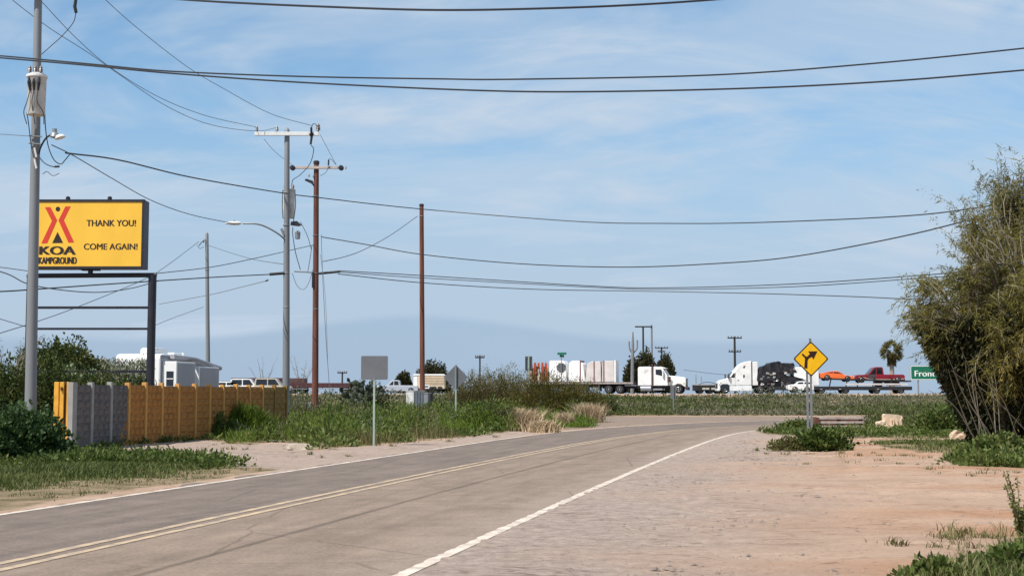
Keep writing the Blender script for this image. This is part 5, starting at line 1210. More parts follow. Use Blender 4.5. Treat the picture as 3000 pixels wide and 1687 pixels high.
def rough(name, prof, y0, y1, m, par, amp, seed, cuts=2, loc=None):
    bm = bmesh.new(); vs0 = [bm.verts.new((px, y0, pz)) for px, pz in prof]; f0 = bm.faces.new(vs0)
    r = bmesh.ops.extrude_face_region(bm, geom=[f0]); bmesh.ops.translate(bm, verts=[v for v in r['geom'] if isinstance(v, bmesh.types.BMVert)], vec=(0, y1 - y0, 0))
    bmesh.ops.triangulate(bm, faces=bm.faces[:]); bmesh.ops.subdivide_edges(bm, edges=bm.edges[:], cuts=cuts, use_grid_fill=True)
    rr = random.Random(seed)
    for v in bm.verts: v.co += Vector((rr.uniform(-1, 1), rr.uniform(-1, 1), rr.uniform(-1, 1))) * amp
    bmesh.ops.recalc_face_normals(bm, faces=bm.faces[:]); me = bpy.data.meshes.new(name); bm.to_mesh(me); bm.free(); me.materials.append(M[m]); return link(name, me, par, loc)
g = G(872, 1317); t = thing('concrete_headwall', 'broken pale concrete headwall at the edge of the weeds', 'concrete block', g)
rough('slab', [(-.40, -.1), (.42, -.1), (.40, .13), (.1, .17), (-.38, .16)], -.12, .12, 'concrete', t, .015, 1); rough('rubble', [(-.30, -.05), (-.12, -.05), (-.14, .07), (-.26, .08)], -.3, -.14, 'concrete', t, .02, 2)
g = G(806, 1294); t = thing('concrete_slab', 'flat pale concrete slab lying in the weeds left of the headwall', 'concrete block', g); rough('slab', [(-.26, -.05), (.26, -.05), (.24, .05), (-.25, .06)], -.3, .3, 'concrete', t, .012, 4)
# stone in the weeds
g = G(1128, 1290); t = thing('boulder', 'small tan boulder in the weeds right of the square sign post', 'rock', g); rough('stone', [(-.14, -.05), (.14, -.05), (.13, .1), (.04, .19), (-.1, .15)], -.12, .12, 'tan_rock', t, .025, 6)
# low rail barrier
def rails():
    Y = 59.5; x0 = P(2384, 1240, Y).x; x1 = P(2532, 1240, Y).x
    t = thing('guard_rail', 'low weathered rail barrier with rusty end right of the yellow sign', 'guard rail', (x0, Y, 0)); W_ = x1 - x0
    for xx in (.14, W_ * .5, W_ - .14): MB().box(xx - .08, xx + .08, .06, .2, -.2, .52).build('post', 'guard_rust', t)
    for z, h, y in ((.42, .10, -.02), (.24, .10, -.03), (.06, .10, -.06)):
        MB().prism([(.12, z), (.10, z + h), (W_ - .02, z + h), (W_, z)], y - .05, y + .06).build('rail', 'guard_grey', t, bevel=.015)
    MB().box(.16, W_ - .1, .21, .26, -.1, .50).build('gap_shade_board', 'guard_rust', t)  # dark board added to give the shade in the gaps between rails
    rough('end_shoe', [(-.04, .0), (.16, .0), (.20, .50), (0, .52)], -.16, .1, 'guard_rust', t, .01, 8)
    g = G(2450, 1267); t2 = thing('concrete_slab', 'long flat pale slab in the grass before the rail barrier', 'concrete block', g); rough('slab', [(-.95, -.06), (.98, -.06), (.94, .06), (-.9, .07)], -.35, .35, 'concrete', t2, .014, 12)
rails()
def chair():
    g = G(2610, 1262); t = thing('broken_armchair', 'discarded pale tan armchair with its lower left arm, in the grass', 'armchair', (g.x, g.y, 0), R(8))
    rough('backrest', [(-.24, .08), (-.24, .66), (-.18, .70), (.50, .64), (.54, .58), (.50, .12), (.3, .06)], .05, .32, 'tan_foam', t, .012, 1)
    rough('seat', [(-.50, .10), (-.20, -.02), (.1, .0), (.44, .02), (.46, .22), (-.2, .26), (-.5, .22)], -.25, .08, 'tan_foam', t, .012, 2)
    rough('armrest', [(-.54, -.02), (-.44, -.02), (-.40, .14), (-.22, .2), (-.22, .42), (-.52, .40), (-.56, .34)], -.22, .25, 'tan_foam', t, .012, 3)
    for xx in (.02, .12, .26): rough('fold', [(xx - .03, .16), (xx + .03, .16), (xx + .025, .50), (xx - .02, .5)], -.02, .06, 'tan_foam', t, .008, int(xx * 100), 1)
    for xx in (-.48, .1, .4): MB().box(xx - .03, xx + .03, -.2, -.14, -.08, .06).build('leg', 'guard_rust', t)
    g2 = G(2620, 1268); t2 = thing('seat_cushion', 'flat pale cushion lying in front of the tan armchair', 'cushion', g2); rough('cushion', [(-.3, .0), (.28, .0), (.3, .07), (.0, .11), (-.28, .08)], -.2, .2, 'tan_foam', t2, .012, 5)
chair()
for i, (u, v, s, lb) in enumerate(((2808, 1288, .40, 'rounded pale boulder, the left one of two at the tree foot'), (2836, 1287, .34, 'blocky pale boulder, the right one of two at the tree foot'))):
    g = G(u, v); t = thing('boulder', lb, 'rock', g)
    pr = [(-.55, -.1), (.5, -.1), (.62, .25), (.3, .62), (-.15, .8), (-.52, .5)] if i == 0 else [(-.5, -.1), (.5, -.1), (.55, .6), (.2, .78), (-.5, .7)]
    o = rough('stone', [(a_ * s * 1.15, b_ * s) for a_, b_ in pr], -s * .5, s * .5, 'tan_rock', t, .03, 30 + i); smooth_by_angle(o, 35)

# far poles beyond the freeway
def far_pole(label, u, vt, Y, arms, m='dark_pole', r=.16, second=None):
    p = P(u, vt, Y); t = thing('utility_pole', label, 'utility pole', (p.x, Y, FZ)); h = p.z - FZ
    MB().tube([(0, 0, -.3), (0, 0, h)], [r, r * .8], 8).build('shaft', m, t)
    for v, w in arms:
        z = ZV(v, Y) - FZ; MB().box(-w, w, -.2, -.06, z - .09, z + .09).build('crossarm', m, t)
        for q in (-w * .9, -w * .45, w * .45, w * .9): MB().lathe([(.05, 0), (.10, .1), (.05, .25)], n=6).build('insulator', 'porcelain', t, (q, -.13, z + .09))
    if second:
        x2 = P(second[0], second[1], Y).x - p.x; MB().tube([(x2, 0, -.3), (x2, 0, ZV(second[1], Y) - FZ)], [r, r * .8], 8).build('second_shaft', 'ash_pole', t)
        z = ZV(957, Y) - FZ; MB().box(P(1860, 957, Y).x - p.x, x2, -.2, -.06, z - .1, z + .1).build('crossarm', m, t)
    return t
far_pole('far twin-shaft pole frame left of the white truck roof', 1884, 955, 200, [], second=(1909, 952))
far_pole('small far pole with two crossarms above the white truck cab', 1938, 1016, 260, [(1019, 1.25), (1030, .7)], r=.2)
far_pole('dark far pole with crossarms right of the rounded sleeper roof', 2152, 985, 210, [(990, 1.1), (1030, .95)], r=.2)
far_pole('dark far pole with crossarm among the bare branches', 1406, 1040, 190, [(1047, .65)], r=.13)
far_pole('tiny far pole with crossarm left of the square sign', 1003, 1088, 230, [(1092, .8)], r=.16)
# ------------------------------------------------------------------ vegetation
def rand_in(poly, n, rng=RNG):
    p = np.array([q[:2] for q in poly]); lo, hi = p.min(0), p.max(0); out = np.zeros((0, 2))
    while len(out) < n:
        q = rng.uniform(lo, hi, (n * 2, 2)); out = np.concatenate([out, q[inpoly(q[:, 0], q[:, 1], poly)]])
    return out[:n]
def rdir(n, rng=RNG):
    v = rng.normal(size=(n, 3)); return unit(v)
def side_of(D, rng=RNG):
    return unit(np.cross(D, rdir(len(D), rng)))
def dome(np_, c, rx, ry, h, n, ln, wd, lobes=5, inner=.25, var0=.5, flop=.5, seed=0, zlo=0.0):
    """leaf clump: a lobed dome filled with leaves, denser on the outside"""
    rng = np.random.default_rng(seed + 77)
    d = rdir(n, rng); d[:, 2] = np.abs(d[:, 2])
    az = np.arctan2(d[:, 1], d[:, 0]); el = d[:, 2]
    lump = 1 + .13 * np.sin(az * lobes + seed) * (1 - el) + .16 * np.sin(az * (lobes * 2 + 1) + el * 9 + seed * 2.3) + .12 * np.sin(el * 14 + az * 3 + seed) + .08 * np.sin(az * 17 + el * 23 + seed)
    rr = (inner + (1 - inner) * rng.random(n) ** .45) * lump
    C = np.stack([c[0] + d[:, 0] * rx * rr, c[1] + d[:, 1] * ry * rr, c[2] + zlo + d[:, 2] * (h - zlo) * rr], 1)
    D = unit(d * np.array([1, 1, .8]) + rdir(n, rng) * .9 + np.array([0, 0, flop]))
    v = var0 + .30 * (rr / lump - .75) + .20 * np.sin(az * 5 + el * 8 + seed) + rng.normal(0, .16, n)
    np_.leaves(C, D, side_of(D, rng), ln * rng.uniform(.6, 1.3, n), wd * rng.uniform(.7, 1.3, n), v)
def bush(name, label, cat, loc, rx, ry, h, n, ln, wd, m, group=None, seed=1, stems=6, stem_m='bark', var0=.5, lobes=5, zlo=0.0, inner=.25, flop=.5):
    t = thing(name, label, cat, loc, group=group)
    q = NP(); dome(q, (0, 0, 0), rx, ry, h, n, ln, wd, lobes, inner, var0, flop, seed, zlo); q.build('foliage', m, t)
    rr = random.Random(seed)
    for i in range(stems):
        a_ = rr.uniform(0, 6.28); s = rr.uniform(.4, .8)
        MB().tube([(0.1 * math.cos(a_), .1 * math.sin(a_), -.1), (rx * s * .4 * math.cos(a_), ry * s * .4 * math.sin(a_), h * .4), (rx * s * math.cos(a_), ry * s * math.sin(a_), h * rr.uniform(.65, .9))],
                  [.03 + .012 * h, .02 + .008 * h, .008], 5).build('stem', stem_m, t)
    return t
def gp(u, v): g = G(u, v); return (g.x, g.y, 0)
def atd(u, Y, z=None): p = P(u, 1150, Y); return (p.x, Y, ground_z(p.x, Y) if z is None else z)

# near left: leafy dark bush
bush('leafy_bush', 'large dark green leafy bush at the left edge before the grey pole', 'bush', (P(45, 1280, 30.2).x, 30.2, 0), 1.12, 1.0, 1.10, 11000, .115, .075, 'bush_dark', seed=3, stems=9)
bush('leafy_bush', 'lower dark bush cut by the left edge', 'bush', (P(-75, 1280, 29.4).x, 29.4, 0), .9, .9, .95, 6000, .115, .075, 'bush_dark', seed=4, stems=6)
# left hedge behind the fence and round tree
for i, (u, Y, rx, h, lb) in enumerate(((10, 50, 1.5, 2.05, 'olive hedge shrub at the left edge behind the leafy bush'), (150, 52, 1.5, 2.1, 'olive hedge shrub directly behind the yellow gate'),
                                       (270, 54, 1.5, 1.85, 'olive hedge shrub under the lowest sign rail'), (375, 56, 1.2, 1.62, 'low olive hedge shrub left of the dark sign post'))):
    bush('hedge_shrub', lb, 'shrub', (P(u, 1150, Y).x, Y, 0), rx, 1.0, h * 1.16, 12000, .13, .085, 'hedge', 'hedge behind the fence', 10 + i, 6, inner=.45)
def rtree(label, u, Y, rx, ry, top, n, seed, m='hedge'):
    x = P(u, 1150, Y).x
    t = thing('round_tree', label, 'tree', (x, Y, 0))
    q = NP(); dome(q, (0, 0, .9), rx, ry, top - .9, n, .15, .10, 4, .55, .55, .45, seed); q.build('crown', m, t)
    MB().tube([(0, 0, -.2), (.05, 0, .8), (-.05, .1, 1.6)], [.14, .11, .08], 8).build('trunk', 'bark', t)
    for k in range(6):
        a_ = k * 1.05 + seed; MB().tube([(0, 0, .8), (math.cos(a_) * rx * .4, math.sin(a_) * ry * .4, top * .5), (math.cos(a_) * rx * .75, math.sin(a_) * ry * .75, top * .72)], [.07, .045, .012], 5).build('limb', 'bark_pale', t)
rtree('rounded dark olive tree rising behind the hedge left of the sign post', 170, 62, 2.0, 1.9, 3.45, 34000, 5)
rtree('low right shoulder of dark olive foliage sloping down beside the wispy willow', 258, 64, 1.15, 1.2, 2.9, 16000, 8, 'olive')
def twiggy(name, label, u, Y, h, spread, n, leaf, seed, m='bark_dead', lm='hedge', leaves=1200, zb=0.0, droop=0.0, r0=.05):
    x = P(u, 1150, Y).x; t = thing(name, label, 'tree', (x, Y, zb)); rr = random.Random(seed); pts = []
    for k in range(n):
        a_ = rr.uniform(0, 6.28); s = spread * rr.uniform(.35, 1.0); hh = h * rr.uniform(.55, 1.0)
        p = [Vector((rr.uniform(-.1, .1), rr.uniform(-.1, .1), -.1))]
        for j in range(1, 6):
            f_ = j / 5; p.append(Vector((math.cos(a_) * s * f_ ** 1.3 + rr.uniform(-.06, .06) * h * .3, math.sin(a_) * s * f_ ** 1.3, hh * (f_ - droop * max(0, f_ - .55) ** 1.5 * 1.6) + rr.uniform(-.04, .04))))
        MB().tube(spline(p, 3), [r0 * (1 - i / 16.5) + .006 for i in range(16)], 4).build('branch', m, t)
        pts += p[2:]
        for w in range(3):
            b0 = p[rr.randint(2, 4)]; b1 = b0 + Vector((rr.uniform(-.5, .5), rr.uniform(-.4, .4), rr.uniform(.1, .6) - droop * .5)) * spread * .5
            MB().tube([b0, (b0 + b1) / 2 + Vector((0, 0, .06)), b1], [.016, .012, .005], 4).build('twig', m, t); pts += [b1, (b0 + b1) / 2]
    if leaves:
        q = NP(); rng = np.random.default_rng(seed); B = np.array([p[:] for p in pts])[rng.integers(0, len(pts), leaves)] + rng.normal(0, .12, (leaves, 3))
        D = unit(rdir(leaves, rng) + np.array([0, 0, -.2 - droop])); q.leaves(B, D, side_of(D, rng), leaf * rng.uniform(.6, 1.3, leaves), leaf * .22, rng.uniform(.1, 1, leaves)); q.build('foliage', lm, t)
    return t
twiggy('scrub_tree', 'tangle of pale dry branches at the left edge above the hedge', 30, 57, 4.0, 1.5, 16, .13, 21, 'bark_pale', 'hedge', 2600)
twiggy('wispy_willow', 'wispy grey green willow in front of the white trailer', 352, 62, 5.4, 1.6, 24, .26, 23, 'bark_dead', 'sage', 4200, droop=.9, r0=.025)

# prickly pears
PADS = {}
def pad_mesh(m):
    if m not in PADS:
        v = []; f = []; n = 12; rings = [(0, 0.0), (.25, .62), (.5, .95), (.75, .9), (.93, .5), (1.0, 0)]
        me = MB().lathe([(max(.02, b_ * .5), a_) for a_, b_ in rings], n=12)
        me.v = [(x, y * .22, z) for x, y, z in me.v]; mm = me.mesh('pad', m); mm.shade_smooth(); PADS[m] = mm
    return PADS[m]
def pear(label, u, Y, n, size, spread, m, seed, zb=0.0, base=0.4, dmax=4):
    x = P(u, 1150, Y).x; t = thing('prickly_pear', label, 'cactus', (x, Y, zb)); rr = random.Random(seed); tips = []
    def padd(p, tilt, yaw, s, dpt):
        o = link('pad', pad_mesh(m), t, p, (tilt[0], tilt[1], yaw)); o.scale = (s * rr.uniform(.5, .85), s * .8, s)
        mtx = Matrix.Rotation(yaw, 3, 'Z') @ Matrix.Rotation(tilt[1], 3, 'Y') @ Matrix.Rotation(tilt[0], 3, 'X')
        tips.append((Vector(p) + mtx @ Vector((0, 0, s * .92)), tilt, yaw, s, dpt))
    for k in range(max(3, n // 6)): padd((rr.uniform(-spread, spread) * .6, rr.uniform(-.4, .4), rr.uniform(-.1, base)), (rr.uniform(-.25, .25), rr.uniform(-.4, .4)), rr.uniform(-1, 1), size, 0)
    while len(tips) < n:
        p, ti, yw, s, dp = rr.choice(tips)
        if dp > dmax: continue
        padd(p, (ti[0] + rr.uniform(-.4, .4), max(-1.1, min(1.1, ti[1] + rr.uniform(-.75, .75)))), yw + rr.uniform(-.8, .8), s * rr.uniform(.86, 1.0), dp + 1)
pear('pale green prickly pear before the rounded olive tree', 232, 57.5, 80, .62, 1.0, 'cactus', 4, 0, 1.2, 6)
pear('dark prickly pear clump behind the square sign back', 1068, 73, 170, .42, 1.5, 'cactus_dark', 6, 0, 1.0, 6)

# ---- weeds on the far verge (uncountable ground cover) plus bushes one can tell apart
def weeds():
    front = weed_poly; n = 1900
    P2 = rand_in(front, 5200); P2 = P2[(P2[:, 1] < 80) & (P2[:, 0] > -15 + 0 * P2[:, 1])]
    vis = P2[:, 0] / P2[:, 1] > -.30; P2 = P2[vis][:2300]
    fa, sx, sy = np.array((-11.95, 37.5)), .193, .981              # keep off the fence's own line
    k = ~((np.abs((P2[:, 0] - fa[0]) * sy - (P2[:, 1] - fa[1]) * sx) < .55) & (P2[:, 1] < 56)); P2 = P2[k]
    behind = (((P2[:, 0] - fa[0]) * sy - (P2[:, 1] - fa[1]) * sx) < 0) & (P2[:, 1] < 54); P2 = P2[~behind]
    gr, dr_, fi, sg = NP(), NP(), NP(), NP(); rng = np.random.default_rng(5)
    for i, (x, y) in enumerate(P2):
        nz = float(vnoise(x, y, 3.2, 31)); nb = float(vnoise(x, y, 2.4, 44))
        if rng.random() < .35 and nb > .45: continue
        edge = float(np.clip(segdist(np.array([x]), np.array([y]), [tuple(q) for q in edgeL[::6]])[0] / 3.5, .25, 1)) if y < 80 else 1
        h = (.16 + 1.05 * nz ** 1.6) * edge * (1.0 + .25 * (y > 55)); r = rng.uniform(.28, .6)
        if nb > .54:
            m = 46; a_ = rng.normal(0, .26, (m, 2)); C = np.stack([x + a_[:, 0], y + a_[:, 1], np.zeros(m)], 1)
            dr_.blades(C, h * rng.uniform(.5, 1.15, m), .018, .35, rng.uniform(0, 1, m), rng)
        elif rng.random() < .07 and edge > .8:
            dome(sg, (x, y, 0), r * 1.1, r, h * 1.25, 70, .16, .03, 4, .2, .5, .9, i)
        elif nb < .33:
            dome(fi, (x, y, 0), r, r, h * 1.1, 80, .19, .022, 4, .2, .3 + .6 * rng.random(), 1.3, i)
        else:
            dome(gr, (x, y, 0), r, r, h, 62, .15, .075, 4, .3, .25 + .55 * float(vnoise(x, y, 1.7, 9)), .7, i)
    tag(gr.build('weeds', 'weed'), 'dense green broadleaf weeds on the far verge', 'weeds', kind='stuff')
    tag(fi.build('feathery_weeds', 'weed_lime'), 'fine feathery yellow green weeds among the verge plants', 'weeds', kind='stuff')
    tag(sg.build('sage_weeds', 'sage'), 'pale grey green sage sprigs among the verge plants', 'weeds', kind='stuff')
    tag(dr_.build('dry_weeds', 'weed_dry'), 'brownish dry weed stalks among the green verge weeds', 'weeds', kind='stuff')
weeds()
bush('feathery_bush', 'bright yellow green feathery bush before the orange fence', 'bush', gp(705, 1280), 1.15, .7, .98, 10000, .22, .024, 'weed_lime', seed=31, flop=1.2)
bush('weed_bush', 'dark green weed bush at the fence foot left of the feathery bush', 'bush', gp(600, 1284), 1.0, .6, .85, 5200, .13, .06, 'weed', seed=32)
bush('weed_bush', 'leafy green weed bush right of the middle grey pole', 'bush', gp(985, 1262), 1.0, .8, 1.0, 4200, .15, .065, 'weed', seed=33, var0=.6)
bush('weed_bush', 'round green weed bush behind the diamond sign post', 'bush', gp(1300, 1238), 1.5, .9, 1.05, 4200, .17, .07, 'weed', seed=34, var0=.6)
bush('weed_bush', 'dense green weed bush between the diamond sign and the straw clumps', 'bush', gp(1430, 1262), 1.35, .9, 1.15, 5200, .15, .06, 'weed', seed=35)
bush('weed_bush', 'green weed bush in front of the white utility cabinet', 'bush', gp(1190, 1250), 1.2, .8, .85, 4200, .16, .065, 'weed', seed=36, var0=.65)
bush('weed_bush', 'tall grey green weed bush behind the middle grey pole', 'bush', (P(880, 1200, 74).x, 74, 0), 1.2, .8, 1.15, 3000, .14, .05, 'scrub', seed=37)
# straw clumps
def straw(label, u, v, r, h, n, seed):
    g = gp(u, v); t = thing('dry_grass_clump', label, 'dry grass', g, group='dry tan grass clumps by the road'); rng = np.random.default_rng(seed); q = NP()
    a_ = rng.normal(0, .42 * r, (n, 2)); C = np.stack([a_[:, 0], a_[:, 1], np.zeros(n)], 1)
    q.blades(C, h * rng.uniform(.35, 1.1, n), .035, rng.uniform(.2, 1.1, n), rng.uniform(0, 1, n), rng); q.build('blades', 'straw', t)
    q = NP(); dome(q, (0, 0, 0), r * .9, r * .7, h * .75, 900, .14, .05, 3, .3, .5, .8, seed); q.build('seed_heads', 'straw', t)
straw('large pale straw grass clump, leftmost and nearest the road', 1528, 1262, .85, .95, 1500, 1)
straw('low pale straw grass clump spilling toward the white edge line', 1592, 1266, .62, .50, 900, 2)
straw('small pale straw clump between the two larger ones', 1650, 1250, .45, .70, 600, 3)
straw('upright tan straw clump farthest along the verge', 1724, 1236, .85, 1.05, 1300, 4)
# brown brush behind
for i, (u, Y, rx, h, m, lb) in enumerate(((1385, 98, 1.9, 2.0, 'brush_brown', 'brown olive desert brush right of the diamond sign'), (1480, 100, 2.0, 2.15, 'brush_brown', 'brown olive desert brush left of the narrow dark sign'),
                                          (1590, 96, 2.2, 2.25, 'olive', 'olive desert brush below the red racks'), (1690, 97, 1.7, 1.7, 'olive', 'low olive desert brush below the white tarped load'), (1755, 100, 1.2, 1.0, 'scrub_green', 'small green brush at the bend below the flatbed wheels'))):
    bush('desert_brush', lb, 'shrub', atd(u, Y), rx * 1.15, 1.4, h * 1.32, 11000, .22, .045, m, 'desert brush beyond the straw', 50 + i, 8, lobes=4, flop=.8)
twiggy('bare_tree', 'sparse bare branched tree right behind the diamond sign', 1372, 106, 3.9, 1.5, 13, .16, 61, 'bark_dead', 'sage', 500, zb=.1, r0=.035)
twiggy('bare_tree', 'sparse grey green tree left of the narrow dark sign', 1470, 108, 3.8, 2.2, 16, .2, 62, 'bark_dead', 'sage', 2600, zb=.1, r0=.035)
twiggy('bare_tree', 'thin pale twigs standing over the maroon trailer', 882, 178, 5.2, 2.2, 9, .2, 63, 'bark_dead', 'sage', 200, zb=FZ, r0=.05)
twiggy('bare_tree', 'few dark bare twigs above the cream SUV', 770, 179, 4.9, 2.6, 6, .2, 64, 'ash_pole', 'sage', 0, zb=FZ, r0=.045)

# ---- near left grass
def grass():
    n = 42000; p = rand_in(grass_poly, n * 2); k = p[:, 0] / p[:, 1] > -.42; p = p[k][:n]; n = len(p); rng = np.random.default_rng(3)
    d = segdist(p[:, 0], p[:, 1], [tuple(q) for q in edgeL[::6]])
    nz = vnoise(p[:, 0], p[:, 1], 1.1, 71); den = np.clip((d - .25) / 2.6, .05, 1) * (.35 + .9 * nz)
    k = rng.random(n) < den; p, d, nz = p[k], d[k], nz[k]; n = len(p)
    h = (.04 + .11 * nz) * np.clip(d / 2.4, .35, 1.3) * rng.uniform(.6, 1.4, n)
    q = NP(); q.blades(np.concatenate([p, np.full((n, 1), -.02)], 1), h, .022, rng.uniform(.1, .8, n), np.clip(.55 - .35 * nz + .5 * rng.random(n) * (d < 1.6) + rng.normal(0, .18, n), 0, 1), rng)
    tag(q.build('grass', 'grass_near'), 'green grass strip between the driveway and the road', 'grass', kind='stuff')
    # low broadleaf mats along its far side
    q = NP(); far = gl([(190, 1337), (440, 1337), (600, 1352), (720, 1366), (640, 1376), (420, 1362), (0, 1372), (0, 1345)])
    for i, (x, y) in enumerate(rand_in(far, 240)): dome(q, (x, y, 0), .32, .3, .16 + .14 * random.random(), 60, .09, .05, 3, .3, .5, .6, i)
    tag(q.build('clover', 'weed'), 'low clover mats along the far side of the grass strip', 'weeds', kind='stuff')
    # sprigs at the foot of the fence
    q = NP(); ft = gl([(250, 1313), (300, 1303), (430, 1294), (560, 1288), (560, 1294), (420, 1304), (300, 1314)])
    for i, (x, y) in enumerate(rand_in(ft, 34)): dome(q, (x, y, 0), .22, .2, .1 + .16 * random.random(), 40, .09, .05, 3, .3, .4, .6, i)
    tag(q.build('fence_foot_weeds', 'weed'), 'short weeds along the foot of the fence', 'weeds', kind='stuff')
grass()

# ---- scrub field below the freeway
def scrub():
    rng = np.random.default_rng(8); a_, g_ = NP(), NP(); n = 4600
    y = 97.5 + 45 * rng.random(n) ** 1.15; x = rng.uniform(-.40, .42, n) * y
    for i in range(n):
        z = ground_z(x[i], y[i]); nz = float(vnoise(x[i] * .5, y[i], 7, 81)); h = (.10 + .95 * nz ** 1.8) * rng.uniform(.5, 1.5) * (1.1 if y[i] < 104 else 1) * (.55 if y[i] > 140 else 1)
        k = g_ if (float(vnoise(x[i], y[i], 9, 85)) > .5) != (y[i] > 118) else a_
        dome(k, (x[i], y[i], z - .05), rng.uniform(.5, 1.3), .6, h, 26, .30, .10, 3, .35, .25 + .6 * rng.random(), .6, i)
    tag(a_.build('desert_scrub', 'scrub'), 'grey green desert scrub covering the slope below the freeway', 'scrub', kind='stuff')
    tag(g_.build('green_scrub', 'scrub_green'), 'green scrub strip along the far edge of the road', 'scrub', kind='stuff')
    # rough ground cover left of the fence and behind it
    q = NP(); n = 900; y = rng.uniform(40, 97, n); x = rng.uniform(-.40, -.2, n) * y; x = np.where(x > -13.5, x - 6, x)
    for i in range(n): dome(q, (x[i], y[i], 0), .7, .7, rng.uniform(.2, .6), 24, .22, .08, 3, .35, .5, .6, i)
    tag(q.build('yard_weeds', 'scrub_green'), 'weeds growing behind the fence and hedge', 'weeds', kind='stuff')
scrub()

# ---- right verge
def right_verge():
    rng = np.random.default_rng(12); q = NP(); b_ = NP()
    spec = [(210, .28, .12), (46, .14, .08), (110, .32, .12), (38, .13, .075)]
    for j, (poly, (n, hh, lf)) in enumerate(zip(rgrass_polys, spec)):
        for i, (x, y) in enumerate(rand_in(poly, n)):
            nz = float(vnoise(x, y, 1.3, 91 + j))
            dome(q, (x, y, 0), rng.uniform(.2, .5) * (1 if j < 3 else .4), rng.uniform(.2, .4) * (1 if j < 3 else .4), (.05 + hh * nz) * (1 if j < 3 else .8), 60, lf * (1 if j < 3 else .75), lf * .5, 3, .3, .35 + .4 * nz, .6, i + 100 * j)
        p = rand_in(poly, 5200 if j < 3 else 3000); m = len(p)
        b_.blades(np.concatenate([p, np.full((m, 1), -.02)], 1), (.04 + .14 * vnoise(p[:, 0], p[:, 1], 1.0, 95)) * rng.uniform(.5, 1.3, m), .022 if j < 3 else .01, .5, rng.uniform(.1, 1, m), rng)
    tag(q.build('verge_weeds', 'weed'), 'low leafy weeds in patches on the right verge', 'weeds', kind='stuff')
    tag(b_.build('verge_grass', 'grass_near'), 'short grass in strips on the right verge', 'grass', kind='stuff')
    # scrub and taller green growth between verge and bend on the right
    q = NP()
    for i in range(420):
        y = rng.uniform(58, 66); x = rng.uniform(.262, .42) * y; dome(q, (x, y, 0), .6, .5, rng.uniform(.3, .95), 36, .2, .05, 3, .3, .3 + .6 * rng.random(), .8, i)
    tag(q.build('bank_growth', 'scrub_green'), 'taller green growth behind the tan armchair', 'weeds', kind='stuff')
right_verge()
bush('weed_bush', 'dark leafy green weed bush at the foot of the yellow sign', 'bush', gp(2410, 1318), .75, .45, .52, 2600, .13, .075, 'weed', seed=71, var0=.35)
bush('weed_bush', 'low brown green weeds left of the yellow sign foot', 'bush', gp(2318, 1318), .60, .35, .30, 1300, .10, .05, 'weed_dry', seed=72, var0=.5)
bush('weed_bush', 'small green weed cluster behind the yellow sign posts', 'bush', gp(2335, 1262), .8, .5, .42, 1500, .12, .06, 'weed', seed=73)
bush('weed_bush', 'bright green leafy bush at the tree foot, right edge', 'bush', gp(2935, 1352), .85, .5, .55, 3000, .12, .07, 'weed', seed=74, var0=.7)
bush('weed_bush', 'green bush left of the dark tree base', 'bush', (P(2760, 1200, 52).x, 52, 0), 1.0, .8, 1.0, 3200, .15, .07, 'weed', seed=75)
bush('weed_bush', 'broad leafy weed at the bottom edge of the picture', 'bush', gp(2735, 1690), .18, .14, .14, 420, .07, .045, 'weed', seed=76, var0=.7, stems=3)
bush('weed_bush', 'leafy green weed in the lower right corner', 'bush', gp(2975, 1668), .20, .16, .2, 500, .075, .045, 'weed', seed=77, var0=.55, stems=3)
def sprig():
    g = gp(2990, 1560); t = thing('weed_plant', 'tall thin stemmed weed at the right edge above the dirt', 'weed', g); rr = random.Random(5); q = NP(); rng = np.random.default_rng(4)
    for k in range(14):
        a_ = rr.uniform(0, 6.28); s = rr.uniform(.1, .32); h = rr.uniform(.3, .72); p = [Vector((0, 0, -.02)), Vector((math.cos(a_) * s * .4, math.sin(a_) * s * .4, h * .5)), Vector((math.cos(a_) * s, math.sin(a_) * s, h))]
        MB().tube(spline(p, 3), .006, 4).build('stem', 'weed_stem', t)
        B = np.array([p[1].lerp(p[2], f_)[:] for f_ in rng.random(26)]); D = unit(rdir(26, rng) + np.array([0, 0, .3])); q.leaves(B, D, side_of(D, rng), .05, .022, rng.uniform(.2, .9, 26))
        B = np.array([p[0].lerp(p[1], f_)[:] for f_ in rng.random(30)]); D = unit(rdir(30, rng)); q.leaves(B, D, side_of(D, rng), .06, .03, rng.uniform(.2, .9, 30))
    q.build('foliage', 'grass_near', t)
mat('weed_stem', (0.16, 0.15, 0.07), .8)
sprig()

# ---- far trees, saguaro, palm
for i, (u, Y, rx, vt, lb) in enumerate(((1268, 186, 2.1, 1076, 'domed far tree above the cream trailer roof'), (1182, 190, 1.0, 1104, 'tiny far tree between the pickup and cream trailer'), (1856, 182, 1.2, 1070, 'dark olive far tree directly left of the white truck'),
                                        (1893, 184, 1.35, 1050, 'tallest dark olive far tree behind the white truck'), (1950, 186, 1.2, 1062, 'dark far tree behind the white truck hood'))):
    top = ZV(vt, Y) - FZ; t = thing('far_tree', lb, 'tree', atd(u, Y, FZ)); q = NP(); dome(q, (0, 0, .2), rx, rx, top, 7000, .36, .24, 4, .5, .5, .4, 90 + i); q.build('crown', 'far_tree', t)
    MB().tube([(0, 0, -.2), (0, 0, top * .6)], [.18, .08], 6).build('trunk', 'bark', t)
Y = 176; p = P(1853, 1110, Y); t = thing('saguaro', 'grey saguaro with two raised arms behind the flatbed', 'cactus', (p.x, Y, FZ)); S_ = lambda u, v: (P(u, v, Y).x - p.x, 0, P(u, v, Y).z - FZ)
MB().tube([S_(1852, 1160), S_(1853, 1060), S_(1854, 1010), S_(1854, 972)], [.24, .22, .17, .08], 10).build('trunk', 'ash_pole', t)
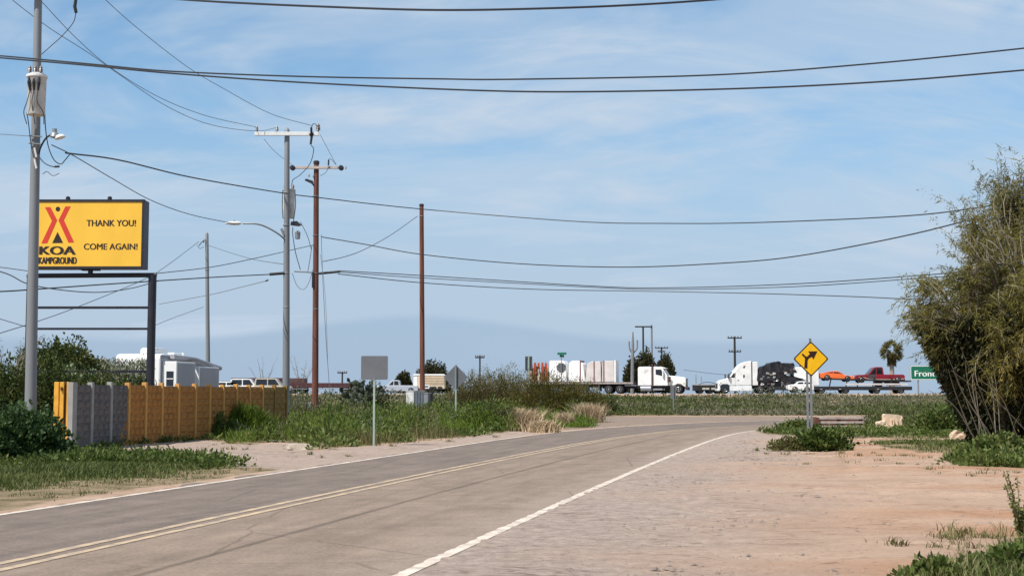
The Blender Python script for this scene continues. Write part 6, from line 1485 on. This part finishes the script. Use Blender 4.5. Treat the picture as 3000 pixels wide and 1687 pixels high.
MB().tube(spline([S_(1853, 1036), S_(1845, 1022), S_(1843, 1000)]), .10, 8).build('arm', 'ash_pole', t); MB().tube(spline([S_(1855, 1034), S_(1866, 1020), S_(1867, 996)]), .10, 8).build('arm', 'ash_pole', t)
def palm():
    Y = 198; p = P(2612, 1040, Y); t = thing('fan_palm', 'fan palm standing behind the dark red pickup', 'palm', (p.x, Y, FZ)); zc = ZV(1030, Y) - FZ
    MB().tube([(0, 0, -.2), (0, 0, zc)], [.35, .30], 10).build('trunk', 'bark_pale', t)
    q = NP(); rng = np.random.default_rng(2)
    for k in range(46):
        d = rdir(1, rng)[0]; d[2] = d[2] * .9 + .1; d /= np.linalg.norm(d); c = np.array([0, 0, zc]) + d * rng.uniform(.7, 1.15)
        m = 16; D = unit(d[None] * 1.0 + rdir(m, rng) * .75); q.leaves(np.repeat(c[None], m, 0), D, side_of(D, rng), .95, .13, rng.uniform(.1, .9, m))
    q.build('crown', 'palm_leaf', t)
    q = NP(); m = 500; a_ = rng.uniform(0, 6.28, m); C = np.stack([.35 * np.cos(a_), .35 * np.sin(a_), zc - rng.uniform(0, 1.6, m)], 1); D = unit(np.stack([np.cos(a_) * .5, np.sin(a_) * .5, -np.ones(m)], 1)); q.leaves(C, D, side_of(D, rng), .8, .09, rng.uniform(0, 1, m)); q.build('dead_skirt', 'brush_brown', t)
palm()

# ---- the big tree on the right
def big_tree():
    bx, by = 13.9, 38.6; t = thing('desert_tree', 'large feathery olive green desert tree at the right edge', 'tree', (bx, by, 0)); rng = np.random.default_rng(42); rr = random.Random(42)
    cx, cy, cz, rx, ry, ru, rd = 15.8 - bx, 0.0, 3.2, 4.95, 3.5, 5.7, 1.9
    def inside(p):
        d = p - np.array([cx, cy, cz]); e = 1.2
        v = np.where(d[:, 2] > 0, np.abs(d[:, 2] / ru), np.abs(d[:, 2] / rd))
        return (np.abs(d[:, 0] / rx) ** 2 + np.abs(d[:, 1] / ry) ** 2) ** (e / 2) + v ** e
    tips = rng.uniform([cx - rx, cy - ry, cz - rd], [cx + rx * .6, cy + ry, cz + ru], (9000, 3)); s = inside(tips)
    low = tips[:, 2] > 3.75 - np.clip(tips[:, 0] - (11.7 - bx), 0, 3) * .9
    tips = tips[low & (s < .95) & (s > .42)]
    # main limbs fork from the base, branches leave the limbs, sprays hang along the branches
    limbs = []
    for k in range(11):
        a_ = 6.283 * k / 11 + rr.uniform(-.25, .25); e_ = rr.uniform(.35, .62)
        end = Vector((cx * .5 + math.cos(a_) * rx * e_ * .8, math.sin(a_) * ry * e_ * .8, rr.uniform(2.6, 5.2)))
        b0 = Vector((math.cos(a_) * .22, math.sin(a_) * .22, -.1)); m1 = b0.lerp(end, .35) + Vector((rr.uniform(-.35, .35), rr.uniform(-.35, .35), rr.uniform(.1, .6))); m2 = b0.lerp(end, .7) + Vector((rr.uniform(-.4, .4), rr.uniform(-.4, .4), rr.uniform(.0, .5)))
        path = spline([b0, m1, m2, end], 5); limbs.append(path)
        MB().tube(path, [.16 * (1 - j / 16.0) ** .8 + .018 for j in range(16)], 8).build('limb', 'bark', t)
    Q, O, S = [], [], []; br = MB()
    for k in range(270):
        tp = Vector(tips[rr.randrange(len(tips))])
        L0 = min(limbs, key=lambda p: min((q - tp).length for q in p[6:])); st = rr.choice([p for p in L0[5:] if p.z < tp.z + .6] or L0[5:8])
        hi_ = tp.z > 4.8
        mid = st.lerp(tp, .5) + Vector((rr.uniform(-.4, .4), rr.uniform(-.4, .4), .35 + .15 * (tp - st).length))
        path = spline([st, mid, tp, tp + (tp - mid) * .25 + Vector((0, 0, -.25 if not hi_ else .1))], 5); m = len(path)
        br.tube(path, [.042 * (1 - j / m) + .008 for j in range(m)], 5, False)
        ns = rr.choice((14, 22, 28, 36)) if not hi_ else rr.choice((10, 16, 24)); cl = rr.uniform(-.35, .35)
        for _ in range(ns):
            p = path[min(m - 1, int(m * (.38 + .62 * rr.random() ** .7)))] + Vector((rr.gauss(0, .24), rr.gauss(0, .24), rr.gauss(0, .18)))
            Q.append(p); S.append(cl); o_ = (p - Vector((cx * .4, 0, 2.2))); o_.normalize(); O.append(o_ * .8 + (tp - mid).normalized() * .6)
    tag(br.build('branches', 'bark', t), kind='stuff')
    q = np.array([p[:] for p in Q]); out = unit(np.array([o[:] for o in O])); cl = np.array(S); n = len(q)
    fol = NP(); tw = MB(); L = rng.uniform(.35, 1.15, n); hi = q[:, 2] > 5.0; up = np.where(hi, .45, .22); dr = np.where(hi, .30, .62)
    curl = rng.normal(0, .35, (n, 3)) * np.array([1, 1, .3])
    def along(f): return q + (out + curl * f[:, None]) * (f * L * .75)[:, None] + np.stack([np.zeros(n), np.zeros(n), up * f * L - (f ** 1.8) * L * dr], 1)
    for seg in range(46):
        f = rng.random(n); C = along(f) + rng.normal(0, .04, (n, 3))
        D = unit(out * .6 + rdir(n, rng) * .8 + np.array([0, 0, -.7]))
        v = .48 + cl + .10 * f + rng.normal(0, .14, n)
        k = rng.random(n) < np.where(hi, .7, 1.0)
        fol.leaves(C[k], D[k], side_of(D[k], rng), rng.gamma(3, .045, k.sum()), rng.uniform(.012, .034, k.sum()), v[k])
    fol.build('crown', 'tree_leaf', t)
    F = [along(np.full(n, x)) for x in (0.0, .4, .75, 1.0)]
    for i in range(0, n, 2):
        a_ = Vector(F[0][i]); tw.tube([a_ - Vector(out[i]) * .5, a_, F[1][i], F[2][i], F[3][i]], [.013, .011, .009, .006, .003], 3, False)
    tag(tw.build('twigs', 'bark_pale', t), kind='stuff')
    MB().tube([(0, 0, -.3), (.05, 0, .5), (.2, 0, 1.1)], [.34, .26, .2], 10).build('trunk', 'bark', t)
    # interior tangle to the ground, leaf colour darkened to give crown shade
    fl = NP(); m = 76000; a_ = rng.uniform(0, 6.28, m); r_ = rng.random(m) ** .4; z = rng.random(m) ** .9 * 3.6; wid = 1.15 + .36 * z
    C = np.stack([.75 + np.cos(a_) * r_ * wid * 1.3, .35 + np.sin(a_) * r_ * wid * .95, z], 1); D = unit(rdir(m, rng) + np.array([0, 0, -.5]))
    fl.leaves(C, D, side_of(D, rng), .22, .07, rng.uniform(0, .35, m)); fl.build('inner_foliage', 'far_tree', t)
    for k in range(46):
        x0 = rr.uniform(-1.4, 2.2); p0 = Vector((x0 + rr.uniform(-.2, .8), rr.uniform(-1.0, -.1), rr.uniform(0, .5))); p2 = Vector((x0 - rr.uniform(.2, 1.2), -rr.uniform(1.0, 1.7), rr.uniform(1.2, 3.2)))
        MB().tube(spline([p0, p0.lerp(p2, .5) + Vector((rr.uniform(-.3, .3), 0, .25)), p2], 5), [.018 - .0013 * j for j in range(11)], 4).build('dead_branch', 'bark_pale', t)
big_tree()

# dry tufts scattered on the open dirt and along the road edges
def tufts():
    rng = np.random.default_rng(77); q = NP(); pts = []
    for u0, v0, sp, n in ((2800, 1610, 90, 16), (2850, 1570, 90, 20), (2620, 1340, 120, 22), (2880, 1385, 80, 14), (2300, 1320, 60, 12), (450, 1440, 260, 60), (250, 1470, 200, 50), (640, 1400, 120, 30), (1000, 1335, 180, 26), (620, 1300, 130, 22), (1350, 1292, 120, 26)):
        for k in range(n):
            g = G(u0 + rng.normal(0, sp), max(1262, v0 + rng.normal(0, sp * .12))); pts.append((g.x, g.y))
    P_ = np.array(pts); k = ~inpoly(P_[:, 0], P_[:, 1], road_poly) & (segdist(P_[:, 0], P_[:, 1], [tuple(p) for p in edgeL[::6]]) > .2) & (segdist(P_[:, 0], P_[:, 1], [tuple(p) for p in edgeR[::6]]) > .3)
    for x, y in P_[k]:
        m = int(rng.integers(8, 26)); a_ = rng.normal(0, .05 + .04 * rng.random(), (m, 2)); C = np.stack([x + a_[:, 0], y + a_[:, 1], np.full(m, -.01)], 1)
        q.blades(C, rng.uniform(.03, .14) * rng.uniform(.5, 1.2, m), .008 + .0003 * y, rng.uniform(.4, 1.2, m), rng.uniform(.2, 1, m), rng)
    tag(q.build('dry_tufts', 'weed_dry'), 'small dry tufts scattered on the dirt and road edges', 'grass', kind='stuff')
tufts()
bush('leafy_bush', 'dark tangled bush mixed into the prickly pear behind the square sign', 'bush', (P(1075, 1180, 75).x, 75, 0), 1.5, .8, 2.0, 6000, .16, .06, 'far_tree', seed=88, stems=6)
